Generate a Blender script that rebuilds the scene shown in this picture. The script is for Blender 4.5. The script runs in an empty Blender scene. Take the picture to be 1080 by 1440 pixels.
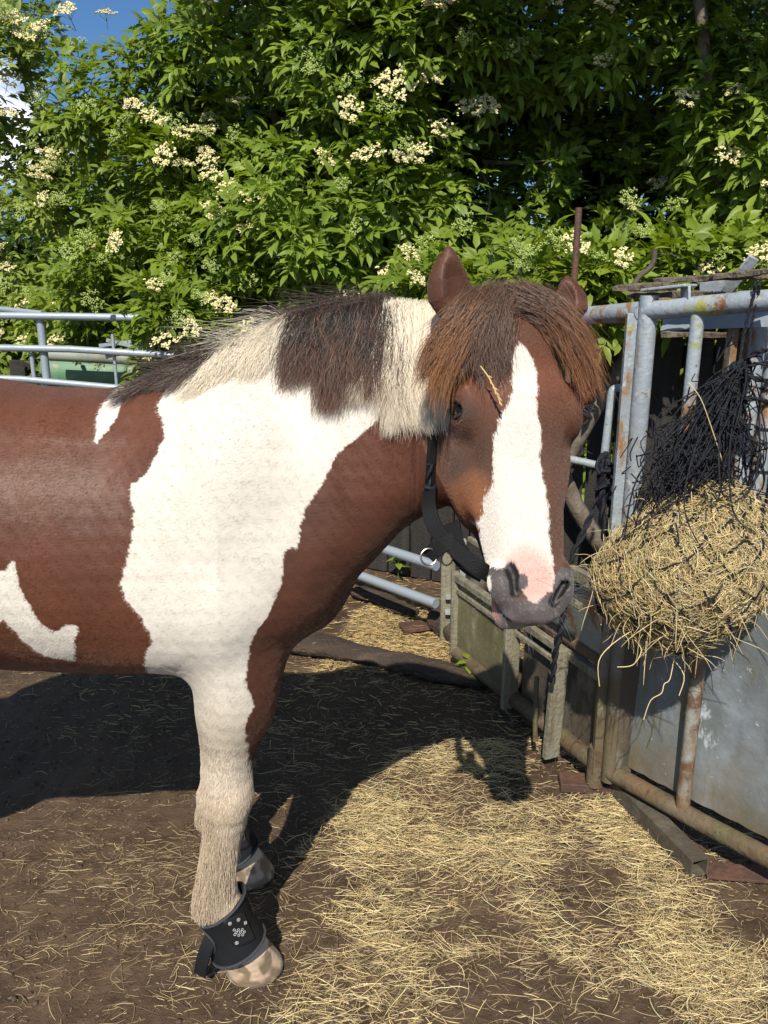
import bpy, bmesh, math, random
import numpy as np
from mathutils import Vector, Matrix, noise
from mathutils.bvhtree import BVHTree

R = math.radians
rng = np.random.default_rng(7)
random.seed(7)
scene = bpy.context.scene
COL = scene.collection

# ------------------------------------------------------------------ camera
TH = R(15.5); FPX = 1150.0
CT, ST = math.cos(TH), math.sin(TH)
CAMZ = 1.5
cam_d = bpy.data.cameras.new('camera')
cam = bpy.data.objects.new('camera', cam_d); COL.objects.link(cam)
cam.location = (0, 0, CAMZ); cam.rotation_euler = (R(90 - 15.5), 0, 0)
cam_d.sensor_fit = 'VERTICAL'; cam_d.sensor_height = 36; cam_d.lens = 36 * FPX / 1440
cam_d.clip_start = 0.05; cam_d.clip_end = 1000
scene.camera = cam

# ------------------------------------------------------------------ sky, sun, exposure
SUN_EL = 46.0
SX, SY = 0.16, 1.0                                   # the way the light travels over the ground
hh = math.hypot(SX, SY)
sun_dir = Vector((SX / hh * math.cos(R(SUN_EL)), SY / hh * math.cos(R(SUN_EL)), -math.sin(R(SUN_EL))))
sd = bpy.data.lights.new('sun', 'SUN'); sd.energy = 4.7; sd.angle = R(0.53); sd.color = (1.0, 0.94, 0.83)
so = bpy.data.objects.new('sun', sd); COL.objects.link(so)
so.rotation_euler = sun_dir.to_track_quat('-Z', 'Y').to_euler(); so.location = (-2, -6, 8)

w = bpy.data.worlds.new('World'); scene.world = w; w.use_nodes = True
nt = w.node_tree; nt.nodes.clear()
N = nt.nodes.new; L = nt.links.new
out = N('ShaderNodeOutputWorld'); bg = N('ShaderNodeBackground'); bg.inputs[1].default_value = 0.076
sky = N('ShaderNodeTexSky'); sky.sky_type = 'NISHITA'; sky.sun_disc = False
sky.sun_elevation = R(SUN_EL)
sky.sun_rotation = math.atan2(-SX, -SY)
sky.ozone_density = 2.0
tc = N('ShaderNodeTexCoord'); mp = N('ShaderNodeMapping'); mp.inputs['Scale'].default_value = (1.0, 1.0, 2.2)
mp.inputs['Location'].default_value = (0.42, 0.1, 0.17)
ns = N('ShaderNodeTexNoise'); ns.inputs['Scale'].default_value = 3.2; ns.inputs['Detail'].default_value = 8; ns.inputs['Roughness'].default_value = 0.55
cr = N('ShaderNodeValToRGB'); cr.color_ramp.elements[0].position = 0.56; cr.color_ramp.elements[1].position = 0.68
mx = N('ShaderNodeMixRGB'); mx.inputs[2].default_value = (13, 13.2, 13.8, 1)
tint = N('ShaderNodeMixRGB'); tint.blend_type = 'MULTIPLY'; tint.inputs[0].default_value = 1; tint.inputs[2].default_value = (0.50, 0.74, 1.0, 1)
L(tc.outputs['Generated'], mp.inputs[0]); L(mp.outputs[0], ns.inputs['Vector']); L(ns.outputs[0], cr.inputs[0])
L(cr.outputs[0], mx.inputs[0]); L(sky.outputs[0], tint.inputs[1]); L(tint.outputs[0], mx.inputs[1]); L(mx.outputs[0], bg.inputs[0]); L(bg.outputs[0], out.inputs[0])

scene.view_settings.view_transform = 'Standard'; scene.view_settings.look = 'None'
scene.view_settings.exposure = 0.48; scene.view_settings.gamma = 1; scene.view_settings.use_curve_mapping = False
scene.render.engine = 'CYCLES'
scene.cycles.max_bounces = 7; scene.cycles.diffuse_bounces = 3; scene.cycles.glossy_bounces = 3
scene.cycles.transparent_max_bounces = 8; scene.cycles.transmission_bounces = 4

# ------------------------------------------------------------------ measuring: a pixel of the photograph at a forward distance
def P(px, py, Y):
    a = (px - 540) / FPX; b = -(py - 720) / FPX
    d = (a, CT + b * ST, -ST + b * CT); t = Y / d[1]
    return Vector((a * t, Y, CAMZ + d[2] * t))
def G(px, py, z=0.0):
    a = (px - 540) / FPX; b = -(py - 720) / FPX
    d = (a, CT + b * ST, -ST + b * CT); t = (z - CAMZ) / d[2]
    return Vector((a * t, d[1] * t, z))
def ray(px, py):
    a = (px - 540) / FPX; b = -(py - 720) / FPX
    return Vector((a, CT + b * ST, -ST + b * CT)).normalized()

# ------------------------------------------------------------------ helpers
def tag(o, label=None, cat=None, group=None, kind=None):
    if label: o['label'] = label
    if cat: o['category'] = cat
    if group: o['group'] = group
    if kind: o['kind'] = kind
    return o
def empty(name, loc=(0, 0, 0)):
    o = bpy.data.objects.new(name, None); COL.objects.link(o); o.location = loc; o.empty_display_size = 0.1
    return o
def link_mesh(name, me, mat, parent=None, smooth=True):
    o = bpy.data.objects.new(name, me); COL.objects.link(o)
    if mat is not None: me.materials.append(mat)
    if smooth: me.polygons.foreach_set('use_smooth', np.ones(len(me.polygons), dtype=bool))
    if parent is not None:
        o.parent = parent
        o.matrix_parent_inverse = Matrix.Translation(-parent.location) if parent.type == 'EMPTY' else Matrix.Identity(4)
    return o
def np_mesh(name, V, F):
    """V (n,3), F (m,3|4)"""
    me = bpy.data.meshes.new(name)
    V = np.asarray(V, dtype=np.float32); F = np.asarray(F, dtype=np.int32)
    me.vertices.add(len(V)); me.vertices.foreach_set('co', V.ravel())
    k = F.shape[1]
    me.loops.add(F.size); me.loops.foreach_set('vertex_index', F.ravel())
    me.polygons.add(len(F)); me.polygons.foreach_set('loop_start', np.arange(0, F.size, k, dtype=np.int32))
    me.update(calc_edges=True)
    return me
class MB:
    def __init__(s): s.v = []; s.f = []
    def add(s, vs, fs):
        o = len(s.v); s.v += [tuple(v) for v in vs]; s.f += [tuple(i + o for i in f) for f in fs]; return s
    def box(s, c, size, rot=None, taper=1.0):
        c = Vector(c); hx, hy, hz = [q / 2 for q in size]; M = rot if rot is not None else Matrix.Identity(3)
        vs = []
        for z in (-hz, hz):
            k = taper if z > 0 else 1
            for x, y in ((-hx, -hy), (hx, -hy), (hx, hy), (-hx, hy)): vs.append(c + M @ Vector((x * k, y * k, z)))
        return s.add(vs, [(3, 2, 1, 0), (4, 5, 6, 7), (0, 1, 5, 4), (1, 2, 6, 5), (2, 3, 7, 6), (3, 0, 4, 7)])
    def beam(s, a, b, wd, ht, up=(0, 0, 1)):
        a = Vector(a); b = Vector(b); d = (b - a); ln = d.length; d.normalize()
        x = d; y = Vector(up).cross(x)
        if y.length < 1e-3: y = Vector((0, 1, 0)).cross(x)
        y.normalize(); z = x.cross(y)
        M = Matrix((x, y, z)).transposed()
        return s.box((a + b) / 2, (ln, wd, ht), M)
    def tube(s, pts, r, n=10, cap=True, flat=None):
        pts = [Vector(p) for p in pts]; m = len(pts)
        rs = r if isinstance(r, (list, tuple)) else [r] * m
        T = [(pts[min(i + 1, m - 1)] - pts[max(i - 1, 0)]).normalized() for i in range(m)]
        u = T[0].orthogonal().normalized() if flat is None else (Vector(flat) - T[0] * Vector(flat).dot(T[0])).normalized()
        vs = []; 
        for i in range(m):
            u = (u - T[i] * u.dot(T[i])).normalized(); v = T[i].cross(u)
            for k in range(n):
                a = 2 * math.pi * k / n; vs.append(pts[i] + (u * math.cos(a) + v * math.sin(a)) * rs[i])
        fs = [(i * n + k, i * n + (k + 1) % n, (i + 1) * n + (k + 1) % n, (i + 1) * n + k) for i in range(m - 1) for k in range(n)]
        if cap: fs += [tuple(range(n))[::-1], tuple(range((m - 1) * n, m * n))]
        return s.add(vs, fs)
    def strap(s, pts, wd, th, nrm):
        """flat band through pts; nrm: outward direction per point or one vector"""
        pts = [Vector(p) for p in pts]; m = len(pts)
        vs = []
        for i in range(m):
            t = (pts[min(i + 1, m - 1)] - pts[max(i - 1, 0)]).normalized()
            n_ = Vector(nrm[i]) if isinstance(nrm, list) else Vector(nrm)
            n_ = (n_ - t * n_.dot(t)).normalized(); b = t.cross(n_)
            for (p, q) in ((-.5, -.5), (.5, -.5), (.5, .5), (-.5, .5)): vs.append(pts[i] + b * wd * p + n_ * th * q)
        fs = [(i * 4 + k, i * 4 + (k + 1) % 4, (i + 1) * 4 + (k + 1) % 4, (i + 1) * 4 + k) for i in range(m - 1) for k in range(4)]
        fs += [(3, 2, 1, 0), tuple(range((m - 1) * 4, m * 4))]
        return s.add(vs, fs)
    def torus(s, c, nrm, Rr, r, n=24, k=8):
        nrm = Vector(nrm).normalized(); u = nrm.orthogonal().normalized(); v = nrm.cross(u); c = Vector(c)
        vs = []
        for i in range(n):
            a = 2 * math.pi * i / n; d = u * math.cos(a) + v * math.sin(a)
            for j in range(k):
                b = 2 * math.pi * j / k; vs.append(c + d * (Rr + r * math.cos(b)) + nrm * r * math.sin(b))
        return s.add(vs, [(i * k + j, i * k + (j + 1) % k, ((i + 1) % n) * k + (j + 1) % k, ((i + 1) % n) * k + j) for i in range(n) for j in range(k)])
    def build(s, name, mat, parent=None, smooth=True, bevel=0.0, noise_amp=0, noise_scale=8):
        vs = s.v
        if noise_amp:
            vs = [Vector(v) + Vector(noise.noise_vector(Vector(v) * noise_scale)) * noise_amp for v in vs]
        me = bpy.data.meshes.new(name); me.from_pydata([tuple(v) for v in vs], [], s.f); me.update()
        o = link_mesh(name, me, mat, parent, smooth)
        bm = bmesh.new(); bm.from_mesh(me); bmesh.ops.recalc_face_normals(bm, faces=bm.faces); bm.to_mesh(me); bm.free()
        if bevel:
            b = o.modifiers.new('bevel', 'BEVEL'); b.width = bevel; b.segments = 2; b.limit_method = 'ANGLE'; b.angle_limit = R(40)
        if smooth:
            me.polygons.foreach_set('use_smooth', np.ones(len(me.polygons), dtype=bool))
            try: me.set_sharp_from_angle(angle=R(42))
            except Exception: pass
        return o
def hair_object(name, PTS, RAD, COLR, mat, parent=None):
    """PTS (n,k,3) RAD (n,k) COLR (n,3)"""
    n, k = PTS.shape[:2]
    cu = bpy.data.hair_curves.new(name); cu.add_curves([k] * n)
    cu.attributes['position'].data.foreach_set('vector', np.ascontiguousarray(PTS, dtype=np.float32).ravel())
    ra = cu.attributes.get('radius') or cu.attributes.new('radius', 'FLOAT', 'POINT')
    ra.data.foreach_set('value', np.ascontiguousarray(RAD, dtype=np.float32).ravel())
    pt_ = COLR.ndim == 3
    ca = cu.attributes.new('col', 'FLOAT_COLOR', 'POINT' if pt_ else 'CURVE')
    c4 = np.ones((n * k if pt_ else n, 4), dtype=np.float32); c4[:, :3] = COLR.reshape(-1, 3)
    ca.data.foreach_set('color', c4.ravel())
    cu.materials.append(mat)
    o = bpy.data.objects.new(name, cu); COL.objects.link(o)
    if parent is not None:
        o.parent = parent
        o.matrix_parent_inverse = Matrix.Translation(-parent.location) if parent.type == 'EMPTY' else Matrix.Identity(4)
    return o

# ------------------------------------------------------------------ materials
def nodes(m):
    m.use_nodes = True; nt = m.node_tree; b = nt.nodes['Principled BSDF']; return nt, b
def simple(name, col, rough=0.6, metal=0.0, spec=0.5, noise_s=0, noise_c=None, bump=0.0, bump_s=60, lo=.4, hi=.65):
    m = bpy.data.materials.new(name); nt, b = nodes(m)
    b.inputs['Base Color'].default_value = (*col, 1); b.inputs['Roughness'].default_value = rough
    b.inputs['Metallic'].default_value = metal; b.inputs['Specular IOR Level'].default_value = spec
    tc = nt.nodes.new('ShaderNodeTexCoord')
    if noise_c is not None:
        n = nt.nodes.new('ShaderNodeTexNoise'); n.inputs['Scale'].default_value = noise_s; n.inputs['Detail'].default_value = 8; n.inputs['Roughness'].default_value = .65
        r = nt.nodes.new('ShaderNodeValToRGB'); r.color_ramp.elements[0].position = lo; r.color_ramp.elements[1].position = hi
        r.color_ramp.elements[0].color = (*col, 1); r.color_ramp.elements[1].color = (*noise_c, 1)
        nt.links.new(tc.outputs['Object'], n.inputs['Vector']); nt.links.new(n.outputs[0], r.inputs[0]); nt.links.new(r.outputs[0], b.inputs['Base Color'])
    if bump:
        n2 = nt.nodes.new('ShaderNodeTexNoise'); n2.inputs['Scale'].default_value = bump_s; n2.inputs['Detail'].default_value = 6
        bp = nt.nodes.new('ShaderNodeBump'); bp.inputs['Strength'].default_value = bump; bp.inputs['Distance'].default_value = 0.01
        nt.links.new(tc.outputs['Object'], n2.inputs['Vector']); nt.links.new(n2.outputs[0], bp.inputs['Height']); nt.links.new(bp.outputs[0], b.inputs['Normal'])
    return m
def layered(name, base, layers, rough=0.5, metal=0.0, bump=0.15, spec=0.5, low=None):
    """base colour with noise-masked layers (scale, lo, hi, colour, stretch) ; low = (z0, z1, colour): dirt splashed on near the ground"""
    m = bpy.data.materials.new(name); nt, b = nodes(m); N = nt.nodes.new; L = nt.links.new
    tc = N('ShaderNodeTexCoord'); geo = N('ShaderNodeNewGeometry')
    prev = None; col0 = (*base, 1); mt = None
    rgb = N('ShaderNodeRGB'); rgb.outputs[0].default_value = col0; prev = rgb.outputs[0]
    met = None
    for i, (sc, lo, hi, c, st) in enumerate(layers):
        mp = N('ShaderNodeMapping'); mp.inputs['Scale'].default_value = st; mp.inputs['Location'].default_value = (i * 3.1, i * 1.7, i * 5.3)
        n = N('ShaderNodeTexNoise'); n.inputs['Scale'].default_value = sc; n.inputs['Detail'].default_value = 9; n.inputs['Roughness'].default_value = .68
        r = N('ShaderNodeMapRange'); r.inputs[1].default_value = lo; r.inputs[2].default_value = hi; r.clamp = True
        x = N('ShaderNodeMixRGB'); x.inputs[2].default_value = (*c, 1)
        L(geo.outputs['Position'], mp.inputs[0]); L(mp.outputs[0], n.inputs['Vector']); L(n.outputs[0], r.inputs[0]); L(r.outputs[0], x.inputs[0]); L(prev, x.inputs[1]); prev = x.outputs[0]
        if metal:
            s_ = N('ShaderNodeMath'); s_.operation = 'SUBTRACT'; s_.use_clamp = True
            if met is None: s_.inputs[0].default_value = 1.0
            else: L(met, s_.inputs[0])
            L(r.outputs[0], s_.inputs[1]); met = s_.outputs[0]
    if low:
        sp = N('ShaderNodeSeparateXYZ'); L(geo.outputs['Position'], sp.inputs[0])
        n = N('ShaderNodeTexNoise'); n.inputs['Scale'].default_value = 9; n.inputs['Detail'].default_value = 8; L(geo.outputs['Position'], n.inputs['Vector'])
        a = N('ShaderNodeMath'); a.operation = 'MULTIPLY_ADD'; a.inputs[1].default_value = (low[1] - low[0]) * 1.6; L(n.outputs[0], a.inputs[0]); 
        neg = N('ShaderNodeMath'); neg.operation = 'MULTIPLY'; neg.inputs[1].default_value = -1; L(sp.outputs[2], neg.inputs[0]); L(neg.outputs[0], a.inputs[2])
        r = N('ShaderNodeMapRange'); r.inputs[1].default_value = -low[1] + (low[1] - low[0]) * .8; r.inputs[2].default_value = -low[0] + (low[1] - low[0]) * .8; r.clamp = True; L(a.outputs[0], r.inputs[0])
        x = N('ShaderNodeMixRGB'); x.inputs[2].default_value = (*low[2], 1); L(r.outputs[0], x.inputs[0]); L(prev, x.inputs[1]); prev = x.outputs[0]
    L(prev, b.inputs['Base Color'])
    if metal:
        mm = N('ShaderNodeMath'); mm.operation = 'MULTIPLY'; mm.inputs[1].default_value = metal
        if met is not None: L(met, mm.inputs[0]); L(mm.outputs[0], b.inputs['Metallic'])
        else: b.inputs['Metallic'].default_value = metal
    n3 = N('ShaderNodeTexNoise'); n3.inputs['Scale'].default_value = 6; n3.inputs['Detail'].default_value = 6; L(geo.outputs['Position'], n3.inputs['Vector'])
    rr = N('ShaderNodeMapRange'); rr.inputs[3].default_value = rough - .12; rr.inputs[4].default_value = rough + .2; L(n3.outputs[0], rr.inputs[0]); L(rr.outputs[0], b.inputs['Roughness'])
    b.inputs['Specular IOR Level'].default_value = spec
    n2 = N('ShaderNodeTexNoise'); n2.inputs['Scale'].default_value = 70; n2.inputs['Detail'].default_value = 8; L(geo.outputs['Position'], n2.inputs['Vector'])
    bp = N('ShaderNodeBump'); bp.inputs['Strength'].default_value = bump; bp.inputs['Distance'].default_value = 0.01; L(n2.outputs[0], bp.inputs['Height']); L(bp.outputs[0], b.inputs['Normal'])
    return m
RUST = (.17, .075, .03); RUST2 = (.22, .12, .05); LICH = (.28, .28, .07); MOSS = (.09, .085, .035); MUD = (.075, .052, .032)
M = {}
M['galv'] = layered('galvanised_pipe', (.29, .33, .365), [(5, .45, .7, (.19, .21, .22), (1, 1, .4)), (9, .54, .60, RUST2, (1, 1, .35)), (26, .60, .64, RUST, (1, 1, 1)), (7, .58, .63, LICH, (1, 1, 1)), (40, .56, .66, (.36, .38, .38), (1, 1, 1))], rough=.55, metal=.15, bump=.25, low=(.35, .85, (.115, .09, .05)))
M['galv_far'] = layered('galvanised_rail', (.30, .345, .38), [(4, .5, .75, (.2, .235, .26), (1, 1, 1)), (12, .64, .7, (.22, .2, .14), (1, 1, 1))], rough=.45, metal=.3)
M['mossy_pipe'] = layered('mossy_rusty_pipe', (.085, .055, .028), [(8, .44, .64, (.13, .10, .06), (1, 1, 1)), (12, .5, .62, MOSS, (1, 1, 1)), (5, .56, .66, (.14, .07, .03), (1, 1, 1)), (30, .58, .64, (.05, .035, .02), (1, 1, 1))], rough=.75, bump=.5)
M['sheet'] = layered('galvanised_sheet', (.155, .175, .18), [(2.5, .50, .68, (.26, .29, .32), (1, 1, 1)), (4, .46, .66, (.16, .175, .165), (1.6, 1.6, .5)), (9, .62, .67, (.42, .46, .5), (1, 1, .5)), (5, .56, .64, (.14, .12, .065), (2, 2, .5)), (50, .64, .67, (.36, .38, .38), (1, 1, 1))], rough=.52, metal=.2, bump=.15, low=(.05, .32, (.13, .095, .045)))
M['mossy_sheet'] = layered('mossy_sheet', (.16, .145, .075), [(4, .42, .6, (.10, .09, .035), (1, 1, .5)), (9, .52, .64, (.25, .23, .16), (1, 1, .6)), (3, .58, .68, (.12, .09, .05), (1, 1, 1))], rough=.75, bump=.3, low=(.02, .2, (.08, .06, .035)))
M['grey_mossy'] = layered('weathered_grey_sheet', (.27, .29, .27), [(4, .45, .6, (.2, .19, .12), (1, 1, .5)), (7, .55, .62, (.22, .13, .07), (1, 1, .5)), (20, .58, .66, (.36, .38, .38), (1, 1, 1))], rough=.7, bump=.25)
M['mud_shade_sheet'] = layered('mud_and_shade_sheet', (.075, .058, .038), [(5, .45, .6, (.045, .035, .025), (1, 1, .5)), (9, .54, .64, (.13, .12, .09), (1, 1, .4))], rough=.7, bump=.3)  # dark brown panel tone, also standing in for shade on the corner plate
M['rust'] = layered('rusty_steel', (.060, .032, .022), [(14, .45, .6, (.11, .05, .03), (1, 1, 1)), (30, .55, .7, (.07, .045, .035), (1, 1, 1))], rough=.75, bump=.4)
M['boxsteel'] = layered('dirty_box_steel', (.060, .048, .034), [(10, .45, .62, (.10, .085, .06), (1, 1, 1)), (25, .55, .66, (.06, .05, .04), (1, 1, 1)), (6, .57, .68, (.13, .075, .045), (1, 1, 1))], rough=.7, bump=.35)
M['oldwood'] = layered('old_wet_timber', (.040, .026, .017), [(6, .45, .62, (.075, .05, .032), (.3, 3, 3)), (22, .55, .68, (.03, .022, .018), (.3, 3, 3)), (14, .62, .68, (.17, .13, .09), (.4, 3, 3))], rough=.85, bump=1.4)
M['plank'] = layered('weathered_shade_plank', (.018, .015, .013), [(6, .45, .62, (.03, .026, .022), (3, 3, .3)), (22, .55, .68, (.025, .02, .016), (3, 3, .3))], rough=.85, bump=.6)  # near-black boards: shade under the overhanging tree put into the colour
M['greywood'] = layered('grey_lichen_wood', (.20, .18, .13), [(7, .45, .6, (.13, .12, .07), (3, 3, .4)), (18, .52, .66, (.12, .095, .06), (3, 3, .4))], rough=.85, bump=.6)
M['black_web'] = simple('black_webbing', (.007, .007, .008), .7, spec=.2, bump=.3, bump_s=400)
M['rope'] = simple('black_rope', (.009, .010, .015), .5, spec=.35, bump=.5, bump_s=500)
M['neoprene'] = simple('black_neoprene', (.010, .011, .013), .8, spec=.2, bump=.3, bump_s=500)
M['binding'] = simple('grey_binding', (.035, .037, .042), .7, bump=.4, bump_s=600)
M['pad'] = simple('black_plastic_pad', (.01, .01, .012), .45, bump=.1, bump_s=300)
M['print'] = simple('pale_grey_print', (.5, .5, .5), .6)
M['nickel'] = simple('nickel_ring', (.34, .30, .25), .35, metal=1.0)
M['brass'] = simple('brass_fitting', (.5, .35, .15), .35, metal=1.0)
M['green_plastic'] = layered('green_plastic_pipe', (.07, .16, .08), [(3, .45, .65, (.11, .22, .12), (1, 1, 1)), (9, .58, .66, (.2, .22, .12), (1, 1, 1))], rough=.5, bump=.1)

def hair_mat(name, rough=.45, spec=.35, trans=0.0, sheen=0):
    m = bpy.data.materials.new(name); nt, b = nodes(m)
    a = nt.nodes.new('ShaderNodeAttribute'); a.attribute_name = 'col'
    nt.links.new(a.outputs['Color'], b.inputs['Base Color'])
    b.inputs['Roughness'].default_value = rough; b.inputs['Specular IOR Level'].default_value = spec
    if trans:
        t = nt.nodes.new('ShaderNodeBsdfTranslucent'); mxs = nt.nodes.new('ShaderNodeMixShader'); mxs.inputs[0].default_value = trans
        nt.links.new(a.outputs['Color'], t.inputs['Color']); nt.links.new(b.outputs[0], mxs.inputs[1]); nt.links.new(t.outputs[0], mxs.inputs[2])
        nt.links.new(mxs.outputs[0], nt.nodes['Material Output'].inputs[0])
    return m
M['mane'] = hair_mat('mane_hair', .38, .45)
M['coat'] = hair_mat('coat_hair', .42, .35)
M['straw'] = hair_mat('straw_stalks', .5, .35, .15)
# ================================================================== THE HORSE
# implicit surface: shapes blended smoothly, meshed as ONE continuous body
OPS = []
def Vn(*a): return np.array(a, dtype=np.float64)
def smin(a, b, k):
    h = np.clip(0.5 + 0.5 * (b - a) / k, 0, 1); return b * (1 - h) + a * h - k * h * (1 - h)
def add_op(fn, lo, hi, k, sub=False, m=.012):
    OPS.append((fn, np.array(lo) - k - m, np.array(hi) + k + m, k, sub))
def ellipsoid(c, r, k=.03, M3=None, sub=False):
    c = np.array(c, float); r = np.array(r, float); Mx = np.eye(3) if M3 is None else np.array(M3, float)   # rows = axes
    def fn(p):
        q = (p - c) @ Mx.T; k0 = np.linalg.norm(q / r, axis=-1); k1 = np.linalg.norm(q / r ** 2, axis=-1) + 1e-9
        return k0 * (k0 - 1) / k1
    e = np.sqrt(((Mx.T * r) ** 2).sum(1)); add_op(fn, c - e, c + e, k, sub)
def cone(a, b, ra, rb, k=.03, sub=False, squash=None):
    a = np.array(a, float); b = np.array(b, float)
    def fn(p):
        ab = b - a; t = np.clip(((p - a) @ ab) / (ab @ ab), 0, 1); d = p - a - t[..., None] * ab
        if squash is not None:
            ax, s_ = squash; d = d + (d @ ax)[..., None] * ax * (1 / s_ - 1)
        return np.linalg.norm(d, axis=-1) - (ra + (rb - ra) * t)
    rm = max(ra, rb); add_op(fn, np.minimum(a, b) - rm, np.maximum(a, b) + rm, k, sub)

def chain(Kp, rr, k):
    # one limb through its joints: radius and centre flow smoothly along the chain
    Kp = np.array([list(q) for q in Kp]); n_ = len(Kp); tt = np.linspace(0, n_ - 1, (n_ - 1) * 16 + 1)
    def cr(a):
        a = np.asarray(a, float); o_ = []
        for t in tt:
            i = min(int(t), n_ - 2); f = t - i; p0 = a[max(i - 1, 0)]; p1 = a[i]; p2 = a[i + 1]; p3 = a[min(i + 2, n_ - 1)]
            o_.append(.5 * (2 * p1 + (p2 - p0) * f + (2 * p0 - 5 * p1 + 4 * p2 - p3) * f * f + (3 * p1 - p0 - 3 * p2 + p3) * f ** 3))
        return np.array(o_)
    Q = cr(Kp); Rr = cr(rr)
    def fn(p):
        best = None
        for i in range(len(Q) - 1):
            ab = Q[i + 1] - Q[i]; t = np.clip(((p - Q[i]) @ ab) / (ab @ ab), 0, 1)
            d = np.linalg.norm(p - Q[i] - t[..., None] * ab, axis=-1) - (Rr[i] + (Rr[i + 1] - Rr[i]) * t)
            best = d if best is None else np.minimum(best, d)
        return best
    rm = max(rr); add_op(fn, Q.min(0) - rm, Q.max(0) + rm, k)

# --- trunk and neck: sections along X (x, top, bottom, centre y, half width, taper, bulge exponent)
TB = np.array([
 (-2.02, 1.06, 1.00, 1.66, .03, 0.0), (-1.97, 1.17, .92, 1.66, .13, 0.0), (-1.85, 1.285, .80, 1.66, .215, 0.1), (-1.65, 1.37, .71, 1.66, .285, .2), (-1.45, 1.395, .675, 1.66, .305, .2),
 (-1.2, 1.37, .685, 1.66, .32, .1), (-1.0, 1.345, .70, 1.66, .325, .1), (-.83, 1.325, .725, 1.66, .315, .1), (-.70, 1.300, .720, 1.66, .30, .15), (-.56, 1.296, .712, 1.66, .285, .25),
 (-.44, 1.325, .712, 1.66, .27, .5), (-.35, 1.355, .715, 1.655, .255, .8), (-.27, 1.392, .725, 1.648, .24, .95), (-.18, 1.437, .785, 1.63, .21, 1.0), (-.10, 1.460, .875, 1.60, .172, .95),
 (-.03, 1.468, .965, 1.565, .142, .8), (.03, 1.468, 1.045, 1.535, .125, .6), (.08, 1.463, 1.085, 1.505, .115, .5), (.14, 1.455, 1.12, 1.47, .11, .4), (.20, 1.435, 1.18, 1.44, .10, .3), (.245, 1.40, 1.25, 1.42, .07, 0), (.275, 1.35, 1.30, 1.41, .02, 0)])
TB[:, 0] = np.where(TB[:, 0] < -.83, -.83 + (TB[:, 0] + .83) * .66, TB[:, 0])
def tb(x, j):
    xs = TB[:, 0]; 
    return np.interp(x, xs, TB[:, j])
# smooth the table once so that the sections flow
_xs = np.linspace(TB[0, 0], TB[-1, 0], 400)
_T = np.stack([_xs] + [np.interp(_xs, TB[:, 0], TB[:, j]) for j in range(1, 6)], 1)
_k = np.hanning(23); _k /= _k.sum()
for j in range(1, 6):
    pad = np.pad(_T[:, j], 11, mode='edge'); s_ = np.convolve(pad, _k, 'valid'); e = np.clip(np.minimum(_xs - _xs[0], _xs[-1] - _xs) / .05, 0, 1); _T[:, j] = _T[:, j] * (1 - e) + s_ * e
TB = _T
def trunk(p):
    x, y, z = p[..., 0], p[..., 1], p[..., 2]
    t, b, c, wd, tp = [tb(x, j) for j in range(1, 6)]
    h = np.maximum((t - b) / 2, .01); zc = (t + b) / 2; s_ = np.clip((z - zc) / h, -1.2, 1.2)
    we = np.maximum(wd * (1 - tp * .5 * s_ - tp * .12), .01)
    q = (np.abs((y - c) / we) ** 2.15 + np.abs((z - zc) / h) ** 2.15) ** (1 / 2.15)
    d = (q - 1) * np.minimum(we, h) * .9
    o = np.maximum(TB[0, 0] - x, x - TB[-1, 0])
    return np.maximum(d, o)
add_op(trunk, (-1.65, 1.30, .62), (.28, 2.02, 1.45), .02)
def surf_y(x, z):       # near side of the trunk
    t, b, c, wd, tp = [float(tb(x, j)) for j in range(1, 6)]
    h = (t - b) / 2; zc = (t + b) / 2; s_ = max(-1, min(1, (z - zc) / h)); we = wd * (1 - tp * .5 * s_ - tp * .12)
    return c - we * max(0, 1 - abs(s_) ** 2.15) ** (1 / 2.15)

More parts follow.
